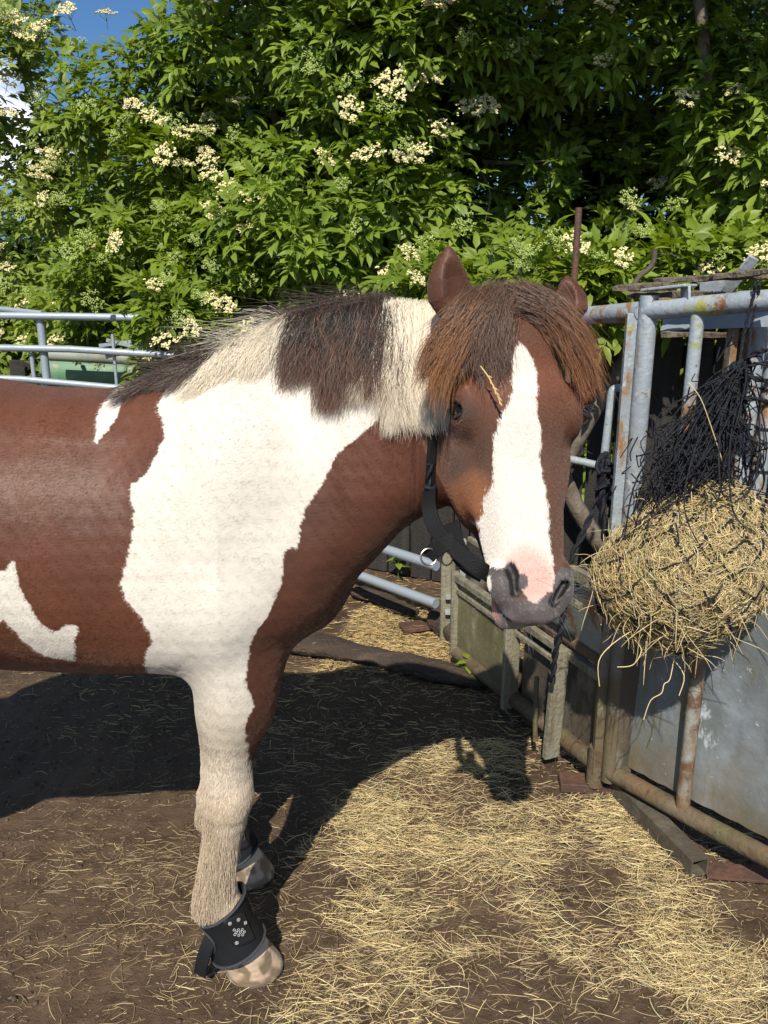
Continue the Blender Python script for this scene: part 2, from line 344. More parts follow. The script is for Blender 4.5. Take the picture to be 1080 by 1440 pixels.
for sg in (-1, 1):                                      # muscles of shoulder and chest, both sides
    yy = lambda d: 1.655 + sg * d
    Ms = [[math.cos(R(62)), 0, math.sin(R(62))], [0, 1, 0], [-math.sin(R(62)), 0, math.cos(R(62))]]
    ellipsoid((-.35, yy(.150), 1.06), (.25, .085, .12), .11, Ms)          # shoulder blade
    ellipsoid((-.33, yy(.185), .905), (.12, .088, .115), .035)            # triceps
    ellipsoid((-.21, yy(.14), .965), (.10, .10, .14), .045)                # point of shoulder
    ellipsoid((-.15, yy(.07), .93), (.075, .08, .11), .05)            # breast
    # foreleg
    if sg < 0:
        K = [P(332, 905, 1.52), P(330, 950, 1.50), P(324, 1010, 1.495), P(319, 1068, 1.49), P(318, 1118, 1.485), P(318, 1150, 1.485), P(312, 1195, 1.485), P(308, 1240, 1.49), P(312, 1272, 1.492), P(330, 1318, 1.495)]
    else:
        K0 = [P(332, 905, 1.52), P(330, 950, 1.50), P(324, 1010, 1.495), P(319, 1068, 1.49), P(318, 1118, 1.485), P(318, 1150, 1.485), P(312, 1195, 1.485), P(308, 1240, 1.49), P(312, 1272, 1.492), P(330, 1318, 1.495)]
        off = Vector((-.060, .305, 0)); K = [k + off for k in K0]
    if sg < 0: LEGN = K
    else: LEGF = K
    RR = [.098, .083, .066, .051, .050, .042, .035, .036, .042, .044]
    chain(K, RR, .045)
    ellipsoid(K[4] + Vector((.022, -.006, .0)), (.026, .036, .040), .02)                # knee
    ellipsoid(K[4] + Vector((-.035, .0, -.01)), (.022, .026, .032), .02)                 # bone behind the knee
    ellipsoid(K[0] + Vector((-.07, 0, .035)), (.06, .05, .07), .05)                      # elbow
    ellipsoid(K[1] + Vector((.03, -.01, -.01)), (.05, .06, .11), .05)                    # forearm muscle
    # hoof
    hc = Vector((-.316 + (0 if sg < 0 else -.060), 1.520 + (0 if sg < 0 else .305), 0))
    cone(hc + Vector((-.004, 0, .060)), hc + Vector((.024, 0, -.01)), .050, .064, .012)
    # hind leg
    hx, hy = -1.37, 1.655 + sg * .17
    cone((hx, hy, 1.0), (hx + .10, hy, .76), .15, .10, .08, ); cone((hx + .10, hy, .76), (hx - .06, hy, .52), .10, .055, .04)
    ellipsoid((hx - .09, hy, .50), (.045, .035, .06), .03); cone((hx - .06, hy, .52), (hx - .03, hy, .20), .05, .036, .03)
    cone((hx - .03, hy, .20), (hx + .03, hy, .09), .044, .045, .02); cone((hx + .02, hy, .07), (hx + .045, hy, -.01), .052, .068, .012)
add_op(lambda p: (p[..., 2] * -1.0), (-2.3, 1.0, -.1), (.5, 2.2, .0), .004, sub=None)   # cut flat at the ground (max)

# --- head frame
HO = P(717, 418, 1.325); HE = P(757, 872, 1.185)
ev = (HE - HO); HL = ev.length; ev.normalize()
ew = Vector((.10, -1, 0)); ew = (ew - ev * ew.dot(ev)).normalized()
eu = ew.cross(ev) * 1.0
if eu.x < 0: eu = -eu
HM = np.array([list(eu), list(ev), list(ew)])
def H(u, v, w_): return np.array(HO) + u * np.array(eu) + v * np.array(ev) + w_ * np.array(ew)
S = HL / .53
def hell(c, r, k=.03, sub=False, rot=None):
    Mx = HM if rot is None else np.array(rot) @ HM
    ellipsoid(H(*[q * S for q in c]), [q * S for q in r], k, Mx, sub)
def hcone(a, b, ra, rb, k=.03, sub=False): cone(H(*[q * S for q in a]), H(*[q * S for q in b]), ra * S, rb * S, k, sub)
hell((0, .075, -.065), (.088, .090, .09), .03)
hell((0, .05, -.13), (.08, .10, .10), .04)                      # cranium
hell((0, .165, -.040), (.088, .11, .062), .03)                       # forehead
hell((0, .13, -.14), (.075, .12, .10), .04)                          # back of skull into the throat
for q in (-1, 1):
    hcone((q * .030, .17, -.030), (q * .022, .44, -.022), .048, .026, .025)      # nasal bones
    hcone((q * .048, .24, -.080), (q * .032, .46, -.055), .042, .030, .03)       # maxilla
    hcone((q * .074, .205, -.068), (q * .055, .335, -.060), .020, .010, .022)    # facial crest
    hell((q * .068, .250, -.145), (.040, .120, .092), .03)                       # cheek disc
    hcone((q * .050, .30, -.185), (q * .024, .47, -.115), .028, .022, .03)       # jaw bar
    hell((q * .092, .100, -.075), (.016, .024, .026), .02, sub=True)             # hollow above the eye
    hell((q * .112, .170, -.040), (.013, .015, .021), .006, sub=True)            # eye socket
    hell((q * .036, .485, -.022), (.024, .040, .026), .02)
hell((0, .475, -.045), (.052, .058, .050), .03)                      # muzzle
hell((0, .516, -.032), (.040, .026, .040), .018)                     # upper lip
hell((0, .498, -.020), (.006, .04, .008), .01, sub=True)
hell((0, .505, -.088), (.036, .036, .036), .012)                     # lower lip
hell((0, .482, -.112), (.030, .030, .028), .02)                      # chin
hcone((.045, .455, -.078), (.052, .506, -.058), .0045, .005, .006, sub=True)
def hp(px, py, w_):
    """(u, v) on the face plane at height w_ behind a measured pixel"""
    o_ = np.array([0, 0, CAMZ]); d = np.array(ray(px, py)); pl = H(0, 0, w_ * S); nn_ = np.array(ew)
    q = o_ + d * (((pl - o_) @ nn_) / (d @ nn_)); r_ = (q - np.array(HO)) @ HM.T; return r_[0] / S, r_[1] / S
def hm(px, py, w_): u_, v_ = hp(px, py, w_); return (u_, v_, w_)
hell(hm(703, 823, -.014), (.019, .031, .027), .014)                  # wing of the near nostril
hell(hm(791, 818, -.024), (.013, .030, .030), .018)                  # wing of the far nostril
a_, b_q, c_q = hm(716, 795, .008), hm(722, 808, .010), hm(724, 832, .008)
NOS = []
def nos(a, b, ra, rb): hcone(a, b, ra, rb, .003, sub=True); NOS.append((H(*[q * S for q in a]), H(*[q * S for q in b]), max(ra, rb) * S + .0015))
nos(a_, b_q, .010, .0085); nos(b_q, c_q, .0085, .004)
a_, b_q = hm(793, 821, .002), hm(779, 846, .006)
nos(a_, b_q, .0085, .0045)
hell(hm(706, 858, -.058), (.017, .032, .024), .014)                  # corner of the lower lip
hell(hm(725, 868, -.060), (.024, .020, .026), .010)
a_, b_q = hm(697, 838, -.035), hm(716, 872, -.022)
nos(a_, b_q, .0035, .0045)
EYES = {-1: hm(648, 577, -.035), 1: hm(823, 580, -.040)}
for q in (-1, 1):
    eu_, ev_, ew_ = EYES[q]
    hell((eu_ - q * .012 - (.014 if q > 0 else 0), ev_ - .004, ew_ - .006), (.026 if q < 0 else .021, .042, .034), .026)                 # orbit
    hell((eu_ - q * .006, ev_ - .030, ew_ + .004), (.024, .018, .026), .014)                 # brow
    hell((eu_ + q * .012, ev_ + .001, ew_ + .006), (.020, .0160, .022), .005, sub=True)      # eye socket
    print('eye', q, eu_, ev_, ew_)
# ears
EN0 = np.array(P(650, 452, 1.36)); EN1 = np.array(P(631, 345, 1.365)); EF0 = np.array(P(788, 455, 1.38)); EF1 = np.array(P(797, 386, 1.40))
def ear(a, b, wd, k=.015, side=-1):
    ax = b - a; ln = np.linalg.norm(ax); ax = ax / ln
    s_ = np.cross(ax, np.array([0, -1.0, 0])); s_ /= np.linalg.norm(s_); n_ = np.cross(s_, ax)
    if n_[1] > 0: n_ = -n_
    def fn(p):
        q = p - a; t = (q @ ax) / ln; x = q @ s_; y = q @ n_
        tc_ = np.clip(t, 0, 1); prof = wd * np.interp(tc_, [0, .12, .35, .6, .8, .93, 1], [.62, .8, 1.0, .86, .55, .26, .03])
        x = x + side * .012 * np.sin(tc_ * 3.1)
        qq = np.sqrt((x / np.maximum(prof, .002)) ** 2 + ((y) / np.maximum(prof * .62, .002)) ** 2)
        d = (qq - 1) * np.maximum(prof * .62, .002)
        return np.maximum(d, np.maximum(-t * ln - .02, (t - 1) * ln))
    lo = np.minimum(a, b) - wd - .03; hi = np.maximum(a, b) + wd + .02
    add_op(fn, lo, hi, k)
    def fn2(p):
        q = p - a; t = (q @ ax) / ln; x = q @ s_; y = q @ n_ - wd * .50
        tc_ = np.clip(t, 0, 1); prof = wd * .66 * np.interp(tc_, [0, .12, .35, .6, .8, .93, 1], [.3, .75, 1.0, .86, .55, .2, .01])
        x = x - side * .004
        qq = np.sqrt((x / np.maximum(prof, .001)) ** 2 + (y / np.maximum(prof * .75, .001)) ** 2)
        return np.maximum((qq - 1) * np.maximum(prof * .75, .001), np.maximum(.12 - t, t - .93) * ln)
    add_op(fn2, lo, hi, .004, sub=True)
    return ax, s_, n_
ear(EN0, EN1, .037, side=1)
ear(EF0, EF1, .030, side=-1)

def fnoise(p, sc, seed=0):
    q = p * sc + seed
    return (np.sin(q[:, 0] * 1.7 + np.sin(q[:, 1] * 2.3 + 1.1)) + np.sin(q[:, 1] * 2.1 + np.sin(q[:, 2] * 1.9 + 2.2)) + np.sin(q[:, 2] * 2.4 + np.sin(q[:, 0] * 2.7 + .7))) / 3
def headuv(q): d = np.array(q) - np.array(HO); return d @ HM.T
def field_pts(p):
    d = np.full(p.shape[0], 1.0)
    for fn, lo, hi, k, sub in OPS:
        m = np.all((p >= lo) & (p <= hi), axis=1)
        if not m.any(): continue
        e = fn(p[m])
        if sub is None: d[m] = np.maximum(d[m], e)
        elif sub: d[m] = -smin(-d[m], e, k)
        else: d[m] = smin(d[m], e, k)
    return d
hs = .0065
G0 = np.array([-1.68, 1.04, -.02]); G1 = np.array([.42, 2.04, 1.58]); dims = np.ceil((G1 - G0) / hs).astype(int)
A = np.full(dims, 1.0, dtype=np.float32)
ax_ = [G0[i] + hs * np.arange(dims[i]) for i in range(3)]
for fn, lo, hi, k, sub in OPS:
    i0 = np.clip(np.floor((lo - G0) / hs).astype(int), 0, dims); i1 = np.clip(np.ceil((hi - G0) / hs).astype(int) + 1, 0, dims)
    if np.any(i1 <= i0): continue
    for xa in range(i0[0], i1[0], 48):
        xb = min(xa + 48, i1[0]); sl = (slice(xa, xb), slice(i0[1], i1[1]), slice(i0[2], i1[2]))
        X, Y, Z = np.meshgrid(ax_[0][sl[0]], ax_[1][sl[1]], ax_[2][sl[2]], indexing='ij')
        e = fn(np.stack([X, Y, Z], -1)); blk = A[sl].astype(np.float64)
        A[sl] = np.maximum(blk, e) if sub is None else (-smin(-blk, e, k) if sub else smin(blk, e, k))
# surface nets
I = A < 0
c8 = [I[(a or None) if a else None: (None if a else -1), (b or None) if b else None: (None if b else -1), (c or None) if c else None: (None if c else -1)] for a in (0, 1) for b in (0, 1) for c in (0, 1)]
allin = np.logical_and.reduce(c8); anyin = np.logical_or.reduce(c8); act = anyin & ~allin
idx = np.argwhere(act); nid = np.full(act.shape, -1, dtype=np.int32); nid[act] = np.arange(len(idx))
acc = np.zeros((len(idx), 3)); cnt = np.zeros(len(idx))
corners = [(a, b, c) for a in (0, 1) for b in (0, 1) for c in (0, 1)]
for a in corners:
    for dd in range(3):
        if a[dd]: continue
        b = list(a); b[dd] = 1
        va = A[idx[:, 0] + a[0], idx[:, 1] + a[1], idx[:, 2] + a[2]].astype(float); vb = A[idx[:, 0] + b[0], idx[:, 1] + b[1], idx[:, 2] + b[2]].astype(float)
        m = (va < 0) != (vb < 0); t = np.where(m, va / np.where(m, va - vb, 1), 0)
        pt = np.array(a, float)[None] + np.zeros((len(idx), 3)); pt[:, dd] = t
        acc[m] += pt[m]; cnt[m] += 1
Vh = G0 + (idx + acc / cnt[:, None]) * hs
Fh = []
for dd in range(3):
    o1, o2 = [(1, 2), (2, 0), (0, 1)][dd]
    s0 = [slice(None)] * 3; s1 = [slice(None)] * 3; s0[dd] = slice(0, -1); s1[dd] = slice(1, None)
    ch = I[tuple(s0)] != I[tuple(s1)]; e = np.argwhere(ch)
    ok = (e[:, o1] > 0) & (e[:, o2] > 0) & (e[:, o1] < dims[o1] - 1) & (e[:, o2] < dims[o2] - 1); e = e[ok]
    sgn = I[e[:, 0], e[:, 1], e[:, 2]]
    def cell(d1, d2):
        q = e.copy(); q[:, o1] -= d1; q[:, o2] -= d2; return nid[q[:, 0], q[:, 1], q[:, 2]]
    qd = np.stack([cell(1, 1), cell(0, 1), cell(0, 0), cell(1, 0)], 1)
    qd[~sgn] = qd[~sgn][:, ::-1]; Fh.append(qd)
Fh = np.concatenate(Fh); Fh = Fh[(Fh >= 0).all(1)]
del A, I, c8, allin, anyin, act
bm = bmesh.new()
me = np_mesh('tmp', Vh, Fh); bm.from_mesh(me); bpy.data.meshes.remove(me)
# finer faces on the head
hc_ = Vector(H(0, .30 * S, -.05 * S))
es = [e for e in bm.edges if all((v.co.x > -.98 and v.co.y < 1.58 and v.co.z > .03) for v in e.verts)]
bmesh.ops.subdivide_edges(bm, edges=es, cuts=1, use_grid_fill=True)
bmesh.ops.triangulate(bm, faces=[f for f in bm.faces if len(f.verts) != 4])
mh = bpy.data.meshes.new('horse'); bm.to_mesh(mh); bm.free()
nv = len(mh.vertices); Vh = np.empty(nv * 3, dtype=np.float32); mh.vertices.foreach_get('co', Vh); Vh = Vh.reshape(-1, 3).astype(np.float64)
def grad(p, e=.0015):
    g = np.empty_like(p)
    for i in range(3):
        a = p.copy(); a[:, i] += e; b = p.copy(); b[:, i] -= e; g[:, i] = (field_pts(a) - field_pts(b)) / (2 * e)
    return g
for it in range(2):
    f = field_pts(Vh); g = grad(Vh); n2 = (g ** 2).sum(1); st = f / np.maximum(n2, .15)
    st = np.clip(st, -.004, .004); Vh -= g * st[:, None]
mus = (np.clip((.16 - headuv(Vh)[:, 0] * 0 - np.where(Vh[:, 0] > .05, 9, 0)), 0, .16) / .16) * np.clip((Vh[:, 2] - .06) / .05, 0, 1)
gn = g / (np.linalg.norm(g, axis=1)[:, None] + 1e-9)
Vh += gn * (mus * (.0030 * fnoise(Vh * np.array([1, 1, .6]), 13, 5) + .0016 * fnoise(Vh * np.array([1, 1, .7]), 31, 2) + .0006 * fnoise(Vh, 80, 7)))[:, None]
ax_leg = Vh[:, 2] < .62
mh.vertices.foreach_set('co', Vh.astype(np.float32).ravel()); mh.update()
hbvh = BVHTree.FromPolygons([tuple(v) for v in Vh], [tuple(p.vertices) for p in mh.polygons])
def hit(px, py, fb=1.5):
    r_ = hbvh.ray_cast(Vector((0, 0, CAMZ)), ray(px, py))
    return r_[0] if r_[0] is not None else P(px, py, fb)

# --- markings of the coat, drawn on the side plane (body) and the face plane (head)
def inpoly(pts, poly):
    x, y = pts[:, 0], pts[:, 1]; r_ = np.zeros(len(x), bool); n = len(poly); j = n - 1
    for i in range(n):
        xi, yi = poly[i]; xj, yj = poly[j]
        c = ((yi > y) != (yj > y)) & (x < (xj - xi) * (y - yi) / ((yj - yi) if yj != yi else 1e-9) + xi); r_ ^= c; j = i
    return r_
def side(pl): return [(q.x, q.z) for q in (hit(*p) for p in pl)]
W1 = side([(225, 512), (235, 525), (220, 570), (232, 598), (228, 625), (207, 665), (183, 685), (188, 720), (187, 760), (170, 820), (175, 840), (200, 870), (215, 900), (205, 922)]) \
   + [(-.47, .735), (-.385, .735), (-.43, .3), (-.43, -.1), (-.15, -.1)] + side([(352, 1080), (350, 1060), (344, 1022), (358, 992), (346, 958), (352, 908), (356, 895), (380, 860), (396, 820), (399, 778), (412, 768), (418, 772), (423, 743), (430, 715), (446, 692), (468, 652), (476, 636), (500, 618), (520, 600), (539, 581), (562, 578), (590, 585)]) + [(.12, 1.30), (.10, 1.6), (-.45, 1.6)]
W2 = side([(228, 516), (215, 530), (170, 545), (138, 580), (135, 625), (150, 605), (165, 587), (175, 560), (220, 536), (236, 524)])
W3 = side([(20, 788), (30, 830), (55, 875), (78, 890), (95, 878), (110, 880), (107, 930)]) + side([(60, 922), (5, 872)]) + [(-.85, .80), (-.92, .86), (-.90, .93)] + side([(8, 800)])
def face(pl):
    o_ = []
    for p in pl:
        q = headuv(hit(*p, fb=1.22)); o_.append((q[0], q[1]))
    return o_
BL = face([(732, 481), (745, 496), (755, 523), (757, 555), (754, 565), (761, 612), (759, 644), (765, 678), (771, 705), (773, 750), (775, 784), (781, 808), (787, 823), (776, 833), (765, 839), (752, 848), (742, 845), (738, 835), (724, 818), (720, 797), (707, 797), (697, 812), (693, 837), (690, 850), (700, 872), (690, 860), (681, 834), (675, 789), (663, 742), (662, 728), (671, 731), (681, 718), (681, 697), (693, 678), (693, 652), (693, 625), (699, 599), (707, 575), (717, 560), (721, 546), (720, 520), (717, 508), (723, 490)])
NP_ = headuv(hit(745, 815)); NL = headuv(hit(710, 826)); NC = headuv(hit(752, 864)); NR = headuv(hit(797, 832)); OR_ = headuv(hit(662, 702)); NS = headuv(hit(735, 817))
LIP = headuv(hit(697, 862))
ELc = headuv(hit(648, 580)); ERc = headuv(hit(822, 575))
def coat_colour(p, jit=0.0):
    """p (n,3) points on the skin -> linear colour"""
    n = len(p)
    pj = p + np.stack([fnoise(p, 90, 1), fnoise(p, 90, 5), fnoise(p, 95, 9)], 1) * .0025 + np.stack([fnoise(p, 230, 2), fnoise(p, 230, 6), fnoise(p, 235, 3)], 1) * .0015
    if jit: pj = pj + rng.normal(0, jit, p.shape)
    brown = np.array([.112, .037, .016]); dark = np.array([.052, .020, .013]); orange = np.array([.235, .085, .032]); white = np.array([.625, .578, .503])
    f1 = fnoise(p, 5, 3)[:, None] * .5 + .5; f2 = fnoise(p, 23, 8)[:, None] * .5 + .5
    f1 = np.clip(f1 * .8 + .55 * (p[:, 0:1] > -.3), 0, 1.2); c = brown * (1 - .55 * f1) + dark * .55 * f1
    low = np.clip((0.86 - p[:, 2]) / .15, 0, 1)[:, None] * np.clip((-p[:, 0] - .3) / .1, 0, 1)[:, None]; c = c * (1 - .45 * low) + orange * .45 * low * .9
    c = c * (.88 + .24 * f2)
    wm = inpoly(pj[:, [0, 2]], W1) | inpoly(pj[:, [0, 2]], W2) | inpoly(pj[:, [0, 2]], W3)
    hd = headuv(p); hj = headuv(pj)
    ishead = (hd[:, 1] > -.06) & (hd[:, 1] < .62) & (hd[:, 2] > -.22) & (np.abs(hd[:, 0]) < .16) & (p[:, 1] < 1.50) & (p[:, 0] > .055) & ~((hd[:, 2] < -.15) & (hd[:, 0] < -.06))
    leg = (p[:, 2] < .62)
    st_n = np.clip(fnoise(p, 11, 12) + .6 * fnoise(p, 29, 4) - .15, 0, 1)[:, None]; wc = white * (1.04 - .14 * f1); wc = wc * (1 - .22 * st_n) + np.array([.45, .39, .30]) * .22 * st_n
    tan_ = np.array([.52, .405, .28])
    lz = np.clip((.82 - p[:, 2]) / .35, 0, 1)[:, None]; wc = wc * (1 - lz * (.55 + .35 * f2)) + tan_ * lz * (.55 + .35 * f2)
    grey = np.array([.30, .25, .185]); band = np.exp(-((p[:, 2] - .625) / .045) ** 2)[:, None] * (p[:, 0:1] > -.6); wc = wc * (1 - .55 * band) + grey * .55 * band
    kn = np.exp(-((p[:, 2] - .40) / .03) ** 2)[:, None]; wc = wc * (1 - .35 * kn * f2) + grey * .35 * kn * f2
    sm = np.exp(-(((p[:, 0] + .36) / .08) ** 2 + ((p[:, 2] - 1.22) / .06) ** 2))[:, None] * f2; wc = wc * (1 - .3 * sm) + grey * .3 * sm * 1.6
    wm = wm | (leg & (p[:, 0] < -1.0) & (p[:, 2] < .42)) | (leg & (p[:, 1] > 1.7))
    wmb = wm & ~ishead
    c[wmb] = wc[wmb]
    # hooves
    hf = (p[:, 2] < .060); hcx = np.array([.16, .115, .075]) ; pat = np.clip(fnoise(p, 75, 4) * 2.2 + fnoise(p, 34, 7) * 1.5 + .2, 0, 1)[:, None]
    hcol = (hcx * (1 - pat) + np.array([.42, .31, .22]) * pat) * (1 + .25 * fnoise(p * np.array([1, 1, 6]), 40, 3))[:, None]; c[hf] = hcol[hf]
    # head
    u, v, w_ = hd[:, 0], hd[:, 1], hd[:, 2]
    hb = np.array([.115, .046, .025]) * (1 - .25 * f2); 
    up = np.clip((v - .14) / .12, 0, 1)[:, None]; hb = hb * (1 - .45 * up) + np.array([.105, .062, .044]) * .45 * up
    fo = np.exp(-((v - .13) / .05) ** 2)[:, None]; hb = hb * (1 - fo * .5) + np.array([.20, .062, .028]) * fo * .5
    def blob(c_, ru, rv, h3=hd, rw=None):
        q = ((u - c_[0]) / ru) ** 2 + ((v - c_[1]) / rv) ** 2
        return np.clip(1.6 - q * 1.2, 0, 1)[:, None]
    b = blob(OR_, .030, .05) * (w_[:, None] > -.2); hb = hb * (1 - .8 * b) + np.array([.30, .115, .045]) * .8 * b
    chk = np.clip((-w_ - .10) / .05, 0, 1)[:, None] * np.clip((.36 - v) / .05, 0, 1)[:, None]; hb = hb * (1 - .6 * chk) + np.array([.185, .085, .042]) * .6 * chk
    for e_ in (ELc, ERc):
        q = ((v - e_[1]) / .035) ** 2 + ((u - e_[0]) / .03) ** 2; a = np.exp(-q * 1.6)[:, None]; hb = hb * (1 - .6 * a) + np.array([.05, .036, .03]) * .6 * a
        q = ((v - e_[1] - .075) / .05) ** 2 + ((u - e_[0]) / .02) ** 2; a = np.exp(-q)[:, None]; hb = hb * (1 - .4 * a) + np.array([.05, .036, .03]) * .4 * a
    blz = inpoly(hj[:, :2], BL) & (w_ > -.115)
    wh = np.array([.66, .61, .545]) * np.ones((n, 3))
    pk = np.clip(1.5 - ((u - NP_[0]) / .040) ** 2 - ((v - NP_[1]) / .052) ** 2, 0, 1)[:, None] ; wh = wh * (1 - pk) + np.array([.60, .37, .32]) * pk
    hc = np.where(blz[:, None], wh, hb)
    gr = np.array([.072, .062, .060]) * (1 + .9 * np.clip(fnoise(p, 420, 1) * fnoise(p, 310, 5) * 2.5, 0, 1))[:, None]
    zone = np.clip((v - (NC[1] - .030) + .010 * fnoise(p, 60, 1)) / .012, 0, 1) * (~blz)
    hc = hc * (1 - zone[:, None]) + gr * (1 + .3 * f2) * zone[:, None]
    chin = np.clip((v - .50 * S) / .02, 0, 1)[:, None] * np.clip(.5 + fnoise(p, 50, 6), 0, 1)[:, None] * .5; hc = hc * (1 - chin) + np.array([.30, .26, .24]) * chin
    nl = (((u - NL[0]) / .019) ** 2 + ((v - NL[1]) / .033) ** 2 < 1 + .25 * fnoise(p, 80, 2)) | (((u - NS[0]) / .0085) ** 2 + ((v - NS[1]) / .013) ** 2 < 1) | (((u - NR[0]) / .022) ** 2 + ((v - NR[1]) / .04) ** 2 < 1)
    hc[nl & (w_ > -.09)] = (gr * (1 + .4 * f2))[nl & (w_ > -.09)]
    for na, nb_, nr_ in NOS:
        ab = nb_ - na; t_ = np.clip(((p - na) @ ab) / (ab @ ab), 0, 1); dn = np.linalg.norm(p - na - t_[:, None] * ab, axis=1); k_n = np.clip((nr_ + .001 - dn) / .002, 0, 1)[:, None]
        hc = hc * (1 - k_n) + np.array([.012, .009, .009]) * k_n  # shade inside nostrils and mouth line painted into the colour
    lp = .8 * np.exp(-(((u - LIP[0]) / .009) ** 2 + ((v - LIP[1] + .004) / .024) ** 2))[:, None] * (w_[:, None] < -.035); hc = hc * (1 - lp) + np.array([.50, .24, .18]) * lp
    c[ishead] = hc[ishead]
    # ears
    er = (hd[:, 1] < .0) & (p[:, 2] > 1.475) & (p[:, 1] < 1.46) & (p[:, 0] > .06)
    c[er] = (np.array([.095, .034, .018]) * (1 - .35 * f2))[er]
    return np.clip(c, .004, .95)
vc = coat_colour(Vh)
ca = mh.color_attributes.new('col', 'FLOAT_COLOR', 'POINT'); c4 = np.ones((nv, 4), dtype=np.float32); c4[:, :3] = vc; ca.data.foreach_set('color', c4.ravel())
mt = bpy.data.materials.new('horse_skin'); nt_, b_ = nodes(mt)
an = nt_.nodes.new('ShaderNodeAttribute'); an.attribute_name = 'col'; nt_.links.new(an.outputs['Color'], b_.inputs['Base Color'])
b_.inputs['Roughness'].default_value = .52; b_.inputs['Specular IOR Level'].default_value = .32
b_.inputs['Sheen Weight'].default_value = .15; b_.inputs['Sheen Roughness'].default_value = .4
tcx = nt_.nodes.new('ShaderNodeTexCoord'); nn = nt_.nodes.new('ShaderNodeTexNoise'); nn.inputs['Scale'].default_value = 170; nn.inputs['Detail'].default_value = 5
mpx = nt_.nodes.new('ShaderNodeMapping'); mpx.inputs['Rotation'].default_value = (0, R(40), 0); mpx.inputs['Scale'].default_value = (.25, 1, 1.6); nt_.links.new(tcx.outputs['Object'], mpx.inputs[0])
bp = nt_.nodes.new('ShaderNodeBump'); bp.inputs['Strength'].default_value = .22; bp.inputs['Distance'].default_value = .002
nt_.links.new(mpx.outputs[0], nn.inputs['Vector']); nt_.links.new(nn.outputs[0], bp.inputs['Height']); nt_.links.new(bp.outputs[0], b_.inputs['Normal'])
horse = link_mesh('horse', mh, mt)
tag(horse, 'brown and white horse with a white blaze and shaggy forelock, head turned to the viewer', 'horse')

# --- coat of short hairs
tris = []
mh.calc_loop_triangles(); nt3 = len(mh.loop_triangles); tv = np.empty(nt3 * 3, dtype=np.int32); mh.loop_triangles.foreach_get('vertices', tv); tv = tv.reshape(-1, 3)
pa, pb, pc = Vh[tv[:, 0]], Vh[tv[:, 1]], Vh[tv[:, 2]]
cn = np.cross(pb - pa, pc - pa); ar = np.linalg.norm(cn, axis=1) / 2; cen = (pa + pb + pc) / 3
wgt = ar * np.where((cen[:, 1] < 1.70) & (cen[:, 0] > -1.1), 1.0, .12) * np.where((cen[:, 0] > .05) & (cen[:, 2] > .9), 3.0, 1.0) * np.where(cen[:, 2] < .062, 0, 1)
def skin_samples(n, wg):
    ti = rng.choice(nt3, n, p=wg / wg.sum()); r1 = np.sqrt(rng.random(n)); r2 = rng.random(n)
    p = pa[ti] * (1 - r1)[:, None] + pb[ti] * (r1 * (1 - r2))[:, None] + pc[ti] * (r1 * r2)[:, None]
    nrm = cn[ti] / (2 * ar[ti] + 1e-12)[:, None]; return p, nrm
NC_ = 700000
p, nr = skin_samples(NC_, wgt)
hd = headuv(p)
ishd = (p[:, 0] > .06) & (p[:, 1] < 1.46) & (p[:, 2] > .9)
flow = np.where(ishd[:, None], np.array(ev)[None], np.array([-.75, 0, -.62])[None])
lowl = np.clip((.8 - p[:, 2]) / .2, 0, 1)[:, None]; flow = flow * (1 - lowl * (~ishd)[:, None]) + np.array([-.15, 0, -1.0]) * lowl * (~ishd)[:, None]
flow = flow + .2 * np.stack([fnoise(p, 5, 1), fnoise(p, 5, 2), fnoise(p, 5, 3)], 1) + rng.normal(0, .13, p.shape)
flow -= nr * (flow * nr).sum(1)[:, None]; flow /= np.linalg.norm(flow, axis=1)[:, None] + 1e-9
mz = np.clip((hd[:, 1] - .42) / .05, 0, 1) * ishd
earz = (p[:, 2] > 1.47) & (p[:, 0] > .05); mz = np.maximum(mz, earz * .55)
onbody = (~ishd) & (p[:, 2] > .62)
ln = np.where(ishd, .0060 * (1 - .75 * mz), .0070 + .005 * np.clip((.7 - p[:, 2]) / .3, 0, 1)) * rng.uniform(.6, 1.25, NC_)
nearsurf = np.abs(field_pts(p)) < .02
lift = rng.uniform(.06, .20, NC_) * np.where(onbody, .35, 1)
PT = np.stack([p - nr * .001, p + (flow * .5 + nr * lift[:, None] * .5) * ln[:, None], p + (flow + nr * lift[:, None] * .75) * ln[:, None]], 1)
RD = np.stack([np.full(NC_, .00030), np.full(NC_, .00027), np.full(NC_, .00006)], 1) * np.where(ishd, .8, np.where(onbody, .60, .75))[:, None]
cc = coat_colour(p, .0012) * rng.uniform(.84, 1.16, (NC_, 1)) * np.where(mz > .5, 1, 1)[:, None]
inboot = (p[:, 2] < .155) & (p[:, 2] > .052) & (p[:, 0] > -1)
ok = ~((mz > .9) & (rng.random(NC_) < .6)) & ~inboot & ~(onbody & (rng.random(NC_) < .12))
for na, nb_, nr_ in NOS:
    ab = nb_ - na; t_ = np.clip(((p - na) @ ab) / (ab @ ab), 0, 1); ok &= np.linalg.norm(p - na - t_[:, None] * ab, axis=1) > nr_
coat = hair_object('coat', PT[ok], RD[ok], np.clip(cc[ok], 0, .95), M['coat'], horse)

